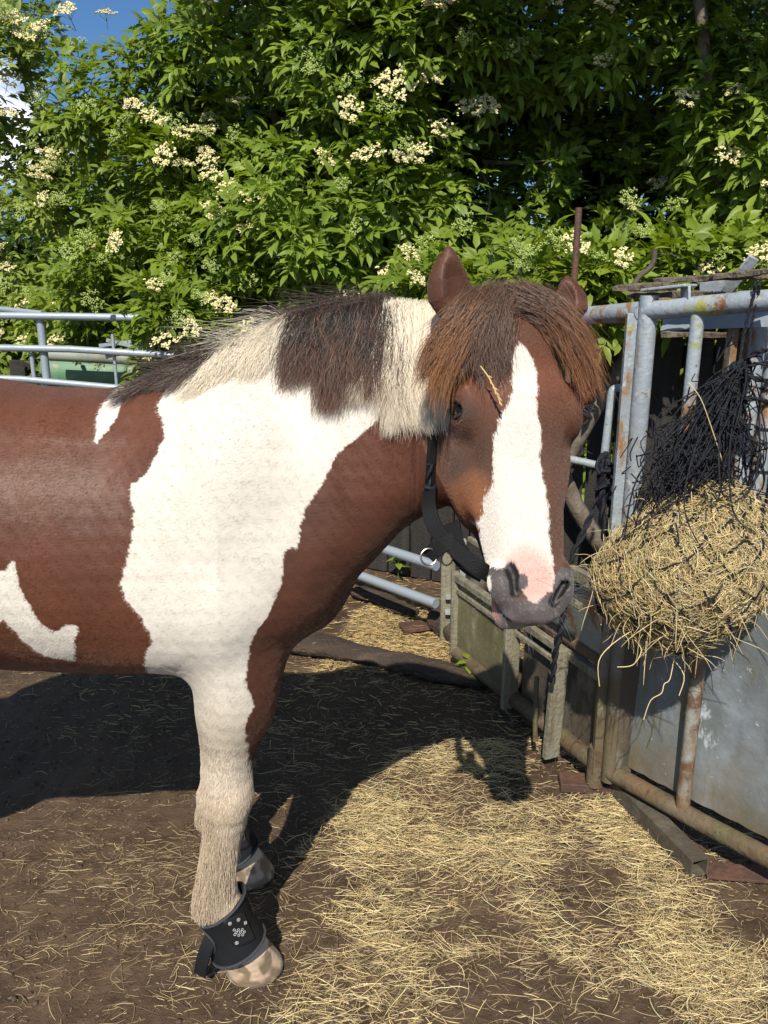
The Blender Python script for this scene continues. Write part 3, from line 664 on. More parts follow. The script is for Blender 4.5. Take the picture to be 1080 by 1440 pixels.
# --- eyes with lids
def ball(name, c, r, mat, parent, sq=(1, 1, 1), rot=None):
    bm = bmesh.new(); bmesh.ops.create_uvsphere(bm, u_segments=28, v_segments=18, radius=r)
    Mx = (Matrix(rot).transposed() if rot is not None else Matrix.Identity(3))
    for v_ in bm.verts: v_.co = Vector(c) + Mx @ Vector((v_.co.x * sq[0], v_.co.y * sq[1], v_.co.z * sq[2]))
    me = bpy.data.meshes.new(name); bm.to_mesh(me); bm.free(); return link_mesh(name, me, mat, parent)
M['eye'] = simple('horse_eye', (.012, .008, .006), .06, spec=.9)
M['eyelid'] = simple('eyelid_skin', (.03, .022, .02), .45, bump=.2, bump_s=300)
for q in (-1, 1):
    e0 = np.array(EYES[q]); od = np.array([q * .86, 0, .51]); al = np.array([-q * .51, 0, .86])      # outward and along the lids
    def E_(a, v_, o_): k_ = e0 + al * a + np.array([0, v_, 0]) + od * o_; return H(*(k_ * S))
    ball('eye', E_(0, .001, -.0105), .0185, M['eye'], horse, (1, 1, 1), [list(r_) for r_ in HM])
    for s2 in (-1, 1):
        mb = MB(); pts = []
        for i in range(11):
            a = math.pi * i / 10; cu_ = -math.cos(a); dv = math.sin(a) * (.0105 if s2 < 0 else .0085) * s2
            pts.append(Vector(E_(cu_ * .0185, .001 + dv + cu_ * .003 * -1, .0085 - .011 * cu_ ** 2 - (.0 if s2 < 0 else .001))))
        mb.tube(pts, [.0012 + .0030 * math.sin(math.pi * i / 10) for i in range(11)], 8); mb.build('eyelid', M['eyelid'], horse)
    n = 70; cu_ = rng.uniform(-.9, .9, n)
    p0 = np.stack([E_(c * .0185, .001 - .0105 * math.sqrt(1 - c * c), .0095 - .011 * c * c) for c in cu_])
    dr = np.array([(eu * q * .86 + ew * .51)])[0] * 1.0 + np.array(ev) * .9; dr /= np.linalg.norm(dr)
    l = rng.uniform(.012, .02, (n, 1)); d2 = dr + rng.normal(0, .15, (n, 3))
    hair_object('eyelashes', np.stack([p0, p0 + d2 * l * .5, p0 + d2 * l + np.array([0, 0, .003])], 1), np.full((n, 3), .0003) * np.array([1, .8, .3]), np.full((n, 3), .015), M['mane'], horse)

# --- mane, forelock, feather, tail
def wavy(base, amp, freq, ph):
    n, k = base.shape[:2]; t = np.linspace(0, 1, k)[None, :, None]
    d = np.stack([np.sin(t[..., 0] * freq[:, None] * 6.28 + ph[:, None]), np.cos(t[..., 0] * freq[:, None] * 5.1 + ph[:, None] * 1.7), np.sin(t[..., 0] * freq[:, None] * 4.3 + ph[:, None] * 2.3) * .5], -1)
    return base + d * amp[:, None, None] * t ** .8
def mane_strand(x0, length, drift, lift, k=9, back=0.0, ysh=0.0):
    t_, b_2, c_, wd, tp = [float(tb(x0, j)) for j in range(1, 6)]
    pts = []; x = x0; z = t_ - .004; y = c_ + ysh
    st = length / (k - 1); pts.append((x, y, z)); s_along = 0
    for i in range(1, k):
        f = i / (k - 1)
        # walk down the near side of the neck
        if i == 1: nx, nz, ny = x + drift * st, z + lift * .45 - st * .10, y - st * .85
        else:
            nx = x + drift * st; nz = z - st * math.sqrt(max(0.05, 1 - drift ** 2)) * (.55 if i == 2 else .95); ny = y - st * (.6 if i == 2 else .1)
        tt = float(tb(nx, 1))
        lim = (surf_y(nx, nz) if nz < tt else c_ + ysh) - (.004 + lift * (1 - .4 * f))
        if nz < tt: ny = min(lim, float('inf')) if i > 2 else min(ny, lim)
        x, y, z = nx, ny, nz; pts.append((x, y, z))
    return pts
def band(n, x0, x1, len0, len1, drift, liftr, colf, clumps, amp=.006):
    cl = rng.uniform(x0, x1, clumps); cl.sort(); cdr = rng.normal(drift, .16, clumps); cle = rng.uniform(len0, len1, clumps); cli = rng.uniform(*liftr, clumps)
    cpts = [np.array(mane_strand(cl[i], cle[i], cdr[i], cli[i])) for i in range(clumps)]
    out_ = []; cc = []
    for i in range(n):
        xr = rng.uniform(x0 - .01, x1 + .01); j = int(np.argmin(np.abs(cl - xr) + rng.uniform(0, .02, clumps)))
        own = np.array(mane_strand(xr, cle[j] * rng.uniform(.62, 1.08), rng.normal(drift, .13), rng.uniform(*liftr), ysh=rng.uniform(-.012, .02)))
        t = (np.linspace(0, 1, own.shape[0]) ** .9)[:, None] * rng.uniform(.35, .85)
        out_.append(own * (1 - t) + cpts[j] * t + rng.normal(0, .0022, 3)); cc.append(colf(xr, j))
    B = np.array(out_); B = wavy(B, rng.uniform(.3, 1.2, n) * amp, rng.uniform(.7, 2.2, n), rng.uniform(0, 6.28, n))
    return B, np.array(cc)
DK = np.array([.034, .026, .023]); BK = np.array([.060, .040, .032]); WHM = np.array([.74, .66, .53]); RED = np.array([.22, .095, .05]); GRY = np.array([.19, .145, .11])
def grad_col(C, tip, k, start=.45, amt=.8):
    t = np.clip((np.linspace(0, 1, k) - start) / (1 - start), 0, 1)[None, :, None] * amt; return C[:, None] * (1 - t) + tip[:, None] * t
def cdark(x, j): return DK * rng.uniform(.5, 1.5) if rng.random() < .74 else (RED if rng.random() < .4 else GRY) * rng.uniform(.5, 1.1)
def cwhite(x, j): return WHM * rng.uniform(.8, 1.1) * np.array([1, rng.uniform(.95, 1.02), rng.uniform(.85, 1.05)])
def cwith(x, j): return (BK if rng.random() < .7 else GRY) * rng.uniform(.6, 1.5)
parts_ = [band(4600, -.170, -.055, .04, .20, -.15, (.010, .040), cdark, 34, .013), band(5600, -.09, .022, .08, .26, .0, (.010, .034), cdark, 30, .011), band(1300, -.15, .01, .08, .20, -.05, (.02, .05), cdark, 40, .018),
          band(6200, .020, .098, .20, .285, -.08, (.012, .034), cwhite, 15, .003), band(1800, .090, .112, .08, .15, -.05, (.01, .02), lambda x, j: (GRY * .8 if rng.random() < .5 else DK * 1.5), 8),
          band(4200, -.31, -.15, .07, .18, -.42, (.008, .036), cwhite, 30, .011), band(2600, -.46, -.29, .05, .11, -.8, (.004, .022), cwith, 22, .008)]
REDT = np.array([.24, .10, .05])
PTm = np.concatenate([a for a, b in parts_]); CCm = np.concatenate([grad_col(b, np.ones((len(b), 1)) * REDT * rng.uniform(.6, 1.2, (len(b), 1)) if i_ < 3 else b, 9, .68, .5) for i_, (a, b) in enumerate(parts_)])
# flyaways standing up along the crest
n = 900; x0 = rng.uniform(-.45, .03, n); z0 = np.interp(x0, TB[:, 0], TB[:, 1]); y0 = np.interp(x0, TB[:, 0], TB[:, 3])
dr = np.stack([rng.normal(-.7, .6, n), rng.normal(-.3, .5, n), rng.uniform(.2, 1.1, n)], 1); l = rng.uniform(.03, .075, n)
tt = np.linspace(0, 1, 9)
FL = np.stack([x0, y0, z0], 1)[:, None] + dr[:, None] * (l[:, None] * tt[None])[..., None] + np.array([-.02, -.02, -.035])[None, None] * (tt ** 2)[None, :, None]
FL = wavy(FL, rng.uniform(.002, .006, n), rng.uniform(.5, 1.5, n), rng.uniform(0, 6, n))
CF = np.where(((x0 > -.30) & (x0 < -.18))[:, None], WHM * .8, BK * rng.uniform(.6, 2.2, (n, 1)))
PTm = np.concatenate([PTm, FL]); CCm = np.concatenate([CCm, grad_col(CF, CF, 9)])
rad = np.full(PTm.shape[:2], .00029) * np.array([1, 1, 1, 1, .95, .9, .8, .6, .25])[None]
hair_object('mane', PTm, rad, CCm, M['mane'], horse)

# forelock: falls from the poll, parts over the forehead
def push_out(pt, off):
    q = Vector(pt); r_ = hbvh.find_nearest(q)
    if r_[0] is None: return pt
    d = q - r_[0]
    s_ = d.dot(r_[1])
    if s_ < off: q = q + r_[1] * (off - s_)
    return np.array(q)
def fore_path(t0, e, off, k=9, bul=0.03):
    u0, v0 = t0; u1, v1 = e; pts = []
    for i in range(k):
        f = i / (k - 1)
        u = u0 + (u1 - u0) * (f ** .85 if abs(u1) < .05 else (1 - (1 - f) ** 1.5)); v = v0 + (v1 - v0) * f ** 1.15
        w0_ = .028 - 2.6 * max(0, abs(u) - .02) ** 2 - 1.2 * (v - .15) ** 2 * (v < .15) - (.9 * max(0, .02 - v)) + bul * math.sin(math.pi * min(1, f * 1.1)) * .6
        p_ = push_out(H(u * S, v * S, w0_ * S), off * (.3 + f * .7)); pts.append(p_)
    return np.array(pts)
FP = []; FC = []
groups = []
for i in range(30): groups.append(((rng.uniform(-.055, .0), rng.uniform(-.015, .02)), (lambda u_: (u_, rng.uniform(.10, .185 if u_ < -.128 else .135)))(rng.uniform(-.165, -.105)), 'L'))
for i in range(9): groups.append(((rng.uniform(-.045, -.005), rng.uniform(-.01, .03)), (rng.uniform(-.098, -.060), rng.uniform(.085, .122)), 'M'))
for i in range(14): groups.append(((rng.uniform(-.04, .012), rng.uniform(-.01, .03)), (rng.uniform(-.070, -.024), rng.uniform(.085, .155)), 'M'))
for i in range(34): groups.append(((rng.uniform(.0, .055), rng.uniform(-.012, .022)), (rng.uniform(.095, .140), rng.uniform(.09, .175)), 'R'))
for i in range(10): groups.append(((rng.uniform(-.02, .05), rng.uniform(-.01, .02)), (rng.uniform(.030, .085), rng.uniform(.040, .085)), 'M'))
for gi, (a, e, kd) in enumerate(groups):
    off = rng.uniform(.003, .020); base = fore_path(a, e, off, bul=rng.uniform(-.01, .022)); base = wavy(base[None], np.array([.004]), np.array([rng.uniform(.5, 1.4)]), np.array([rng.uniform(0, 6)]))[0]
    nst = 150; spread = rng.normal(0, .0095, (nst, 3)); t = np.linspace(0, 1, 9)[None, :, None]
    ends = rng.normal(0, .0045, (nst, 3)) * np.where(rng.random((nst, 1)) < .15, 3, 1); le = rng.uniform(.5, 1.08, nst)
    for s_i in range(nst):
        q = le[s_i] * np.linspace(0, 1, 9) * 8; i0 = np.clip(q.astype(int), 0, 7); fr = q - i0
        bs = base[i0] * (1 - fr)[:, None] + base[i0 + 1] * fr[:, None]
        FP.append(bs + spread[s_i] * (1 - .75 * t[0] * le[s_i]) + ends[s_i] * t[0] ** 1.5)
    tip = {'L': np.array([.36, .155, .055]), 'M': np.array([.12, .065, .042]), 'R': np.array([.30, .125, .05])}[kd]; top = np.array([.095, .055, .036])
    root_ = top * rng.uniform(.5, 1.7, (nst, 1)); tp_ = (top * .4 + tip * .6 if rng.random() < .35 else tip) * rng.uniform(.5, 1.3, (nst, 1))
    FC.append(grad_col(root_, tp_, 9, .12, .9))
FP = np.array(FP); FC = np.concatenate(FC); n = len(FP); FP = wavy(FP, rng.uniform(.0005, .0035, n), rng.uniform(.7, 2.0, n), rng.uniform(0, 6.28, n))
hair_object('forelock', FP, np.full(FP.shape[:2], .00027) * np.array([1, 1, 1, 1, .95, .9, .8, .6, .25])[None], FC, M['mane'], horse)

# feather: long hair behind knee and cannon down over the fetlock
def feather(K, n=7500):
    zs = rng.uniform(0, 1, n); A_ = np.array([list(k) for k in K[4:9]]); i0 = np.clip((zs * 4).astype(int), 0, 3); fr = zs * 4 - i0
    c = A_[i0] * (1 - fr)[:, None] + A_[i0 + 1] * fr[:, None]
    ang = rng.normal(math.pi, .95, n)                       # mostly behind the leg
    rd = np.interp(zs, [0, .25, .6, 1], [.045, .036, .034, .040]); dirn = np.stack([np.cos(ang), np.sin(ang) * -1, np.zeros(n)], 1)
    l = np.interp(zs, [0, .3, .7, 1], [.03, .05, .075, .045]) * rng.uniform(.6, 1.2, n); outw = np.interp(zs, [0, .5, 1], [.10, .20, .30]) * (0.3 + .7 * np.clip(-np.cos(ang), 0, 1))
    t = np.linspace(0, 1, 6)[None, :, None]; p0 = c + dirn * rd[:, None]
    B = p0[:, None] + dirn[:, None] * (outw * l)[:, None, None] * np.sin(t * 2.2) + np.array([-.1, 0, -1.0])[None, None] * (l[:, None, None] * t) + rng.normal(0, .002, (n, 1, 3)) * t
    zmin = .175
    kz = p0[:, 2] > .212; B = B[kz]; n = len(B)
    B[..., 2] = np.maximum(B[..., 2], zmin + rng.uniform(0, .01, (n, 1)))
    B = wavy(B, rng.uniform(.0005, .003, n), rng.uniform(.5, 1.3, n), rng.uniform(0, 6, n))
    C = np.array([.56, .45, .32]) * rng.uniform(.75, 1.15, (n, 1)); return B, C
for K in (LEGN, LEGF):
    B, C = feather(K); hair_object('feather', B, np.full(B.shape[:2], .0003) * np.array([1, 1, .95, .9, .7, .3])[None], C, M['mane'], horse)
# whiskers on muzzle and chin
n = 70; wp, wn = skin_samples(40000, ar); hq = headuv(wp); sel = np.where((hq[:, 1] > .455 * S) & (hq[:, 2] < .01) & (np.abs(hq[:, 0]) < .09) & (wp[:, 1] < 1.35) & (wp[:, 0] > .1))[0][:n]
if len(sel):
    l = rng.uniform(.02, .05, (len(sel), 1)); d_ = wn[sel] + rng.normal(0, .3, (len(sel), 3)); B = np.stack([wp[sel], wp[sel] + d_ * l * .5, wp[sel] + d_ * l + np.array([0, 0, -.008])], 1)
    hair_object('whiskers', B, np.full(B.shape[:2], .00022) * np.array([1, .8, .3]), np.full((len(sel), 3), .12), M['mane'], horse)
# tail (outside the picture, behind the rump)
n = 2600; t = np.linspace(0, 1, 9)[None, :, None]; p0 = np.array([-1.60, 1.66, 1.14]) + rng.normal(0, .012, (n, 3)); sp = rng.normal(0, .05, (n, 3)) * np.array([.6, 1, 0])
B = p0[:, None] + np.array([-.14, 0, 0]) * np.sin(t * 2.6) + np.array([0, 0, -.95]) * t ** 1.15 * rng.uniform(.75, 1.05, (n, 1, 1)) + sp[:, None] * t
hair_object('tail', B, np.full(B.shape[:2], .0007), np.where(rng.random((n, 1)) < .3, WHM * .8, DK), M['mane'], horse)
# flank flecks: a few straws lying on the back
# ================================================================== GROUND
def gz(x, y):
    return .006 * math.sin(x * 3.1 + 1.2) * math.cos(y * 2.3) + .004 * math.sin(x * 7.7 + y * 5.1)
GX, GY = np.meshgrid(np.linspace(-3.2, 3.2, 400), np.linspace(.6, 6.4, 400), indexing='ij')
def gh(x, y):
    q = np.stack([x.ravel(), y.ravel(), np.zeros(x.size)], 1)
    z = .006 * np.sin(q[:, 0] * 3.1 + 1.2) * np.cos(q[:, 1] * 2.3) + .006 * fnoise(q, 9, 2) + .0035 * fnoise(q, 27, 5) + .0022 * fnoise(q, 61, 1) + .0012 * fnoise(q, 140, 3)
    # flat where hooves stand
    for hx, hy in ((-.31, 1.5), (-.38, 1.8)): z *= 1 - np.exp(-(((q[:, 0] - hx) / .12) ** 2 + ((q[:, 1] - hy) / .12) ** 2)) * .9
    return z.reshape(x.shape)
Z = gh(GX, GY); edge = np.minimum.reduce([np.clip((GX + 3.2) / .3, 0, 1), np.clip((3.2 - GX) / .3, 0, 1), np.clip((GY - .6) / .2, 0, 1), np.clip((6.4 - GY) / .3, 0, 1)]); Z = Z * edge - .004
nx_, ny_ = GX.shape; ii = np.arange(nx_ * ny_).reshape(nx_, ny_)
FQ = np.stack([ii[:-1, :-1], ii[1:, :-1], ii[1:, 1:], ii[:-1, 1:]], -1).reshape(-1, 4)
VQ = np.stack([GX, GY, Z], -1).reshape(-1, 3)
# ring out to the horizon
o0 = len(VQ); B_ = 260.0
rimx = [(-3.2, .6), (3.2, .6), (3.2, 6.4), (-3.2, 6.4)]; far = [(-B_, -B_), (B_, -B_), (B_, B_), (-B_, B_)]
VQ = np.concatenate([VQ, np.array([(a, b, -.004) for a, b in rimx] + [(a, b, -.004) for a, b in far])])
FQ = np.concatenate([FQ, np.array([[o0 + i, o0 + 4 + i, o0 + 4 + (i + 1) % 4, o0 + (i + 1) % 4] for i in range(4)])[:, ::-1][:, [0, 1, 2, 3]]])
m = bpy.data.materials.new('damp_dirt'); nt_, b_ = nodes(m); N = nt_.nodes.new; L = nt_.links.new
geo = N('ShaderNodeNewGeometry')
def nz(sc, det=8, ro=.6, st=(1, 1, 1)):
    mp = N('ShaderNodeMapping'); mp.inputs['Scale'].default_value = st; n = N('ShaderNodeTexNoise'); n.inputs['Scale'].default_value = sc; n.inputs['Detail'].default_value = det; n.inputs['Roughness'].default_value = ro
    L(geo.outputs['Position'], mp.inputs[0]); L(mp.outputs[0], n.inputs['Vector']); return n
n1 = nz(1.6); n2 = nz(14, 10, .7); n3 = nz(120, 6, .7)
cr = N('ShaderNodeValToRGB'); e = cr.color_ramp.elements; e[0].position = .36; e[0].color = (.045, .027, .015, 1); e[1].position = .68; e[1].color = (.150, .095, .056, 1)
x = e.new(.5); x.color = (.088, .054, .031, 1)
ad = N('ShaderNodeMath'); ad.operation = 'MULTIPLY_ADD'; ad.inputs[1].default_value = .55; L(n2.outputs[0], ad.inputs[0])
s1 = N('ShaderNodeMath'); s1.operation = 'MULTIPLY'; s1.inputs[1].default_value = .45; L(n1.outputs[0], s1.inputs[0]); L(s1.outputs[0], ad.inputs[2]); L(ad.outputs[0], cr.inputs[0])
mr = N('ShaderNodeMapRange'); mr.inputs[1].default_value = .66; mr.inputs[2].default_value = .74; L(n3.outputs[0], mr.inputs[0])
xx = N('ShaderNodeMixRGB'); xx.inputs[2].default_value = (.22, .17, .11, 1); L(mr.outputs[0], xx.inputs[0]); L(cr.outputs[0], xx.inputs[1]); L(xx.outputs[0], b_.inputs['Base Color'])
rr = N('ShaderNodeMapRange'); rr.inputs[1].default_value = .4; rr.inputs[2].default_value = .65; rr.inputs[3].default_value = .5; rr.inputs[4].default_value = .9; L(n2.outputs[0], rr.inputs[0]); L(rr.outputs[0], b_.inputs['Roughness'])
b_.inputs['Specular IOR Level'].default_value = .35
bp = N('ShaderNodeBump'); bp.inputs['Strength'].default_value = .9; bp.inputs['Distance'].default_value = .006; L(n3.outputs[0], bp.inputs['Height'])
bp2 = N('ShaderNodeBump'); bp2.inputs['Strength'].default_value = .8; bp2.inputs['Distance'].default_value = .02; L(n2.outputs[0], bp2.inputs['Height']); L(bp.outputs[0], bp2.inputs['Normal']); L(bp2.outputs[0], b_.inputs['Normal'])
g = link_mesh('ground', np_mesh('ground', VQ, FQ), m); tag(g, 'damp brown trodden dirt yard strewn with straw', kind='structure')

# ---- straw: density follows the heaps seen in the yard
def poly_w(pts, poly): return inpoly(pts, [tuple(G(*q)[:2]) for q in poly])
def straw_cloud(n, xr, yr, wf, zf=None, lmin=.02, lmax=.11, rad=.0008, up=.004, col=None):
    P_ = np.empty((0, 2))
    while len(P_) < n:
        c = np.stack([rng.uniform(*xr, n * 3), rng.uniform(*yr, n * 3)], 1); c = c[rng.random(len(c)) < wf(c)]; P_ = np.concatenate([P_, c])
    P_ = P_[:n]; a = rng.uniform(0, math.pi * 2, n); a = np.where(rng.random(n) < .45, rng.normal(.05, .45, n), a)
    l = rng.uniform(lmin, lmax, n) * rng.uniform(.4, 1, n); bend = rng.normal(0, .38, n); k = 5; t = np.linspace(-.5, .5, k)
    ang = a[:, None] + bend[:, None] * t[None] * 2; st = l[:, None] / (k - 1)
    xs = np.cumsum(np.cos(ang) * st, 1); ys = np.cumsum(np.sin(ang) * st, 1); xs -= xs.mean(1, keepdims=True); ys -= ys.mean(1, keepdims=True)
    X_ = P_[:, 0:1] + xs; Y_ = P_[:, 1:2] + ys; base = gh(X_, Y_) - .004
    tilt = rng.normal(0, .10, n)[:, None] * t[None] * l[:, None] + rng.exponential(up, (n, 1))
    Z_ = np.maximum(base + .0012, base + tilt + .001)
    if zf is not None: Z_ += zf(P_)[:, None] * rng.random((n, 1))
    B = np.stack([X_, Y_, Z_], -1)
    C = (np.array([.62, .475, .235]) if col is None else np.array(col)) * rng.uniform(.2, 1.5, (n, 1)) ** 1.1; C = C * np.array([1, 1, 1]) + (rng.random((n, 1)) < .15) * np.array([.12, .12, .1])
    rr_ = rng.uniform(.5, 1.3, n)[:, None] * rad * np.ones((1, k)) * np.array([.7, 1, 1, 1, .5])[None]
    return B, rr_, np.clip(C, 0, .85)
HEAP = [(455, 1150), (560, 1060), (640, 1045), (770, 1040), (850, 1090), (900, 1150), (990, 1250), (1080, 1330), (1080, 1440), (900, 1440), (760, 1330), (560, 1350), (430, 1290), (400, 1220)]
BACK = [(430, 975), (500, 860), (560, 830), (640, 890), (700, 960), (560, 950), (440, 935)]
FRONT = [(450, 1340), (560, 1310), (640, 1400), (600, 1440), (380, 1440), (410, 1380)]
def nf(c, s, seed): return fnoise(np.concatenate([c, np.zeros((len(c), 1))], 1), s, seed)
def w_heap(c): return np.clip(poly_w(c, HEAP) * (.50 + .75 * nf(c, 6, 4) + .35 * nf(c, 15, 2)) + poly_w(c, FRONT) * .3 + .03, .015, 1)
SHADE = [(0, 950), (650, 950), (760, 1040), (600, 1050), (400, 1180), (0, 1110)]
def w_light(c): return (1 - .6 * poly_w(c, SHADE)) * np.clip(.24 + .45 * np.maximum(0, nf(c, 3.2, 7)) + .25 * nf(c, 9, 2), .02, 1) * (.35 + .65 * (c[:, 0] > -.9))
def w_back(c): return np.clip(poly_w(c, BACK) * .9 + .04, 0, 1) * (c[:, 1] < 4.2)
a = straw_cloud(8800, (-.5, 1.3), (1.25, 2.6), w_heap, lambda c: .010 * poly_w(c, HEAP), .02, .125, .00056, .005)
a2 = straw_cloud(10000, (-.5, 1.3), (1.25, 2.6), w_heap, None, .006, .045, .0007, .002, (.34, .25, .13))
b = straw_cloud(11000, (-1.6, 1.5), (1.2, 3.4), w_light, None, .012, .09, .0005, .002, (.40, .30, .16))
c = straw_cloud(9000, (-1.2, 1.2), (2.5, 4.3), w_back, None, .015, .08, .0011, .005, (.46, .33, .14))
d = straw_cloud(9000, (-1.4, 1.4), (1.2, 3.2), lambda c: np.clip(.35 + .5 * nf(c, 5, 1), .03, 1), None, .004, .02, .0009, .001, (.25, .17, .09))
lit = [np.concatenate(q) for q in zip(a, a2, b, c, d)]
o = hair_object('straw_litter', lit[0], lit[1], lit[2], M['straw']); tag(o, 'loose golden straw scattered over the dirt yard', 'straw', kind='stuff')

# ---- clods and grit
def pebbles(n, xr, yr, s0, s1, wf):
    bm = bmesh.new(); bmesh.ops.create_icosphere(bm, subdivisions=1, radius=1); tv_ = np.array([v.co[:] for v in bm.verts]); tf_ = np.array([[v.index for v in f.verts] for f in bm.faces]); bm.free()
    Vs = []; Fs = []
    c = np.stack([rng.uniform(*xr, n), rng.uniform(*yr, n)], 1); z = gh(c[:, 0:1], c[:, 1:2])[:, 0] - .004
    for i in range(n):
        s = s0 + (s1 - s0) * rng.random() ** 3; q = tv_ * s * rng.uniform(.6, 1.2, 3) * (1 + rng.normal(0, .18, tv_.shape)); q[:, 2] *= .6
        Vs.append(q + np.array([c[i, 0], c[i, 1], z[i] + s * .2])); Fs.append(tf_ + i * len(tv_))
    return np.concatenate(Vs), np.concatenate(Fs)
Vp, Fp = pebbles(9000, (-1.6, 1.5), (1.2, 4.2), .0012, .008, None)
o = link_mesh('dirt_clods', np_mesh('dirt_clods', Vp, Fp), layered('clod_dirt', (.065, .042, .028), [(6, .45, .6, (.10, .07, .045), (1, 1, 1)), (9, .55, .65, (.05, .032, .022), (1, 1, 1))], rough=.85, bump=.3), smooth=False); tag(o, 'small clods and grit lying over the yard', 'dirt', kind='stuff')

# ================================================================== TIMBERS AND STEEL ON THE GROUND
def log(name, a, b, r0, r1, mat, label, cat, sx=1.0, sz=.62, n=26, seg=26, amp=.008, bow=0.012):
    a = Vector(a); b = Vector(b); d = (b - a); ln = d.length; x = d.normalized(); y = Vector((0, 0, 1)).cross(x).normalized(); z = x.cross(y)
    vs = []; fs = []
    for i in range(seg + 1):
        t = i / seg; r = r0 + (r1 - r0) * t; r *= 1 + .10 * math.sin(t * 9 + ln) ; endr = min(1, .72 + 6 * min(t, 1 - t)); r *= endr
        c = a.lerp(b, t) + y * bow * math.sin(t * math.pi) * math.sin(t * 5)
        for k in range(n):
            an = 2 * math.pi * k / n; q = c + y * math.cos(an) * r * sx + z * (math.sin(an) * r * sz)
            q += Vector(noise.noise_vector(q * 13)) * amp + Vector(noise.noise_vector(Vector((q.x * 12, q.y * 12, an * 6)))) * amp * .8 + Vector(noise.noise_vector(Vector((q.dot(x) * 4, an * 3, ln)))) * amp * .6
            vs.append(q)
    fs = [(i * n + k, i * n + (k + 1) % n, (i + 1) * n + (k + 1) % n, (i + 1) * n + k) for i in range(seg) for k in range(n)] + [tuple(range(n))[::-1], tuple(range(seg * n, seg * n + n))]
    mb = MB(); mb.add(vs, fs); o = mb.build(name, mat); tag(o, label, cat); return o
q0 = G(405, 912); q1 = G(688, 968); log('old_log', (q0.x, q0.y, .04), (q1.x, q1.y, .035), .070, .050, M['oldwood'], 'long dark weathered log lying across the dirt behind the horse', 'log', sz=.55)
q0 = G(618, 880); q1 = G(742, 985); log('rotten_beam', (q0.x, q0.y, .05), (q1.x, q1.y, .05), .075, .07, M['oldwood'], 'rotten timber beam lying along the foot of the mossy panel', 'timber', sz=.8)
q0 = G(735, 975); q1 = G(778, 1030); log('timber_stump', (q0.x, q0.y, .045), (q1.x, q1.y, .045), .085, .07, M['oldwood'], 'short dark stump end between the beam and the mossy panel', 'timber', sz=.75, seg=12)
q0 = G(500, 838); q1 = G(585, 868); log('bark_offcut', (q0.x, q0.y, .03), (q1.x, q1.y, .02), .05, .04, M['oldwood'], 'flat piece of dark bark beneath the lowest gate rail', 'timber', sz=.5, seg=12)
# open square tube
def sq_tube(name, a, b, wd, ht, th, mat, label, cat):
    a = Vector(a); b = Vector(b); x = (b - a).normalized(); y = Vector((0, 0, 1)).cross(x).normalized(); z = x.cross(y)
    vs = []
    for c in (a, b):
        for k in (1, 0):
            hw = wd / 2 - (0 if k else th); hh_ = ht / 2 - (0 if k else th)
            for sy_, sz_ in ((-1, -1), (1, -1), (1, 1), (-1, 1)): vs.append(c + y * hw * sy_ + z * hh_ * sz_)
    f = []
    for k in range(4):
        k2 = (k + 1) % 4
        f += [(k, k2, 8 + k2, 8 + k), (4 + k2, 4 + k, 12 + k, 12 + k2), (k2, k, 4 + k, 4 + k2), (8 + k, 8 + k2, 12 + k2, 12 + k)]
    mb = MB(); mb.add(vs, f); o = mb.build(name, mat, smooth=False); tag(o, label, cat); return o
q0 = G(862, 1112); q1 = G(982, 1236); sq_tube('square_steel_tube', (q0.x, q0.y, .034), (q1.x, q1.y, .034), .052, .052, .004, M['boxsteel'], 'dirty square steel tube with an open end lying under the feeder rail', 'steel tube')
q0 = G(788, 1112); q1 = G(850, 1116); mb = MB(); mb.beam((q0.x, q0.y + .02, .018), (q1.x + .02, q1.y + .02, .018), .07, .03); o = mb.build('rusty_steel_block', M['rust'], bevel=.003); tag(o, 'short rusty steel block on the straw at the corner of the feeder', 'steel block')
q0 = G(990, 1228); q1 = G(1075, 1240); mb = MB(); mb.beam((q0.x, q0.y, .010), (q1.x + .1, q1.y, .012), .06, .008); o = mb.build('rusty_plate', M['rust'], bevel=.001); tag(o, 'flat rusty plate beside the open end of the square tube', 'steel plate')
q0 = G(588, 886); mb = MB(); mb.box((q0.x, q0.y, .02), (.16, .09, .02), Matrix.Rotation(.3, 3, 'Z')); o = mb.build('broken_brick', M['rust'], bevel=.004); tag(o, 'reddish flat slab at the foot of the grey gate post', 'slab')

# ================================================================== FEEDER (livestock pen corner) ON THE RIGHT
C0 = Vector((.675, 2.15, 0)); DF = Vector((.29, -.37, 0)).normalized(); DS = Vector((-.434, .98, 0)).normalized()
NF = Vector((-DF.y * -1, 0, 0)); NF = Vector((DF.y, -DF.x, 0)).normalized()      # towards the yard
NSd = Vector((-DS.y, DS.x, 0)).normalized()
if NSd.x > 0: NSd = -NSd
fd = empty('livestock_feeder', C0); tag(fd, 'galvanised pipe livestock feeder with sheeted lower half, hay net hung on it', 'feeder')
def F_(s, z, o=0.0): q = C0 + DF * s + NF * o; return Vector((q.x, q.y, z))
def S_(s, z, o=0.0): q = C0 + DS * s + NSd * o; return Vector((q.x, q.y, z))
def pipe(name, pts, r, mat, parent, n=14): return MB().tube(pts, r, n).build(name, mat, parent)
pipe('corner_post', [F_(0, .07), F_(0, 1.475)], .0235, M['galv'], fd, 18)
mb = MB(); mb.beam(S_(.035, .08, .02), S_(.035, 1.43, .02), .022, .03, up=(1, 0, 0)); mb.build('channel_bar', M['galv'], fd, bevel=.002)
pipe('top_rail', [F_(-.004, 1.437), F_(.3, 1.466), F_(.62, 1.492), F_(.95, 1.51)], .0245, M['galv'], fd, 18)
pipe('top_rail', [S_(.02, 1.435), S_(.5, 1.395)], .026, M['galv'], fd, 18)
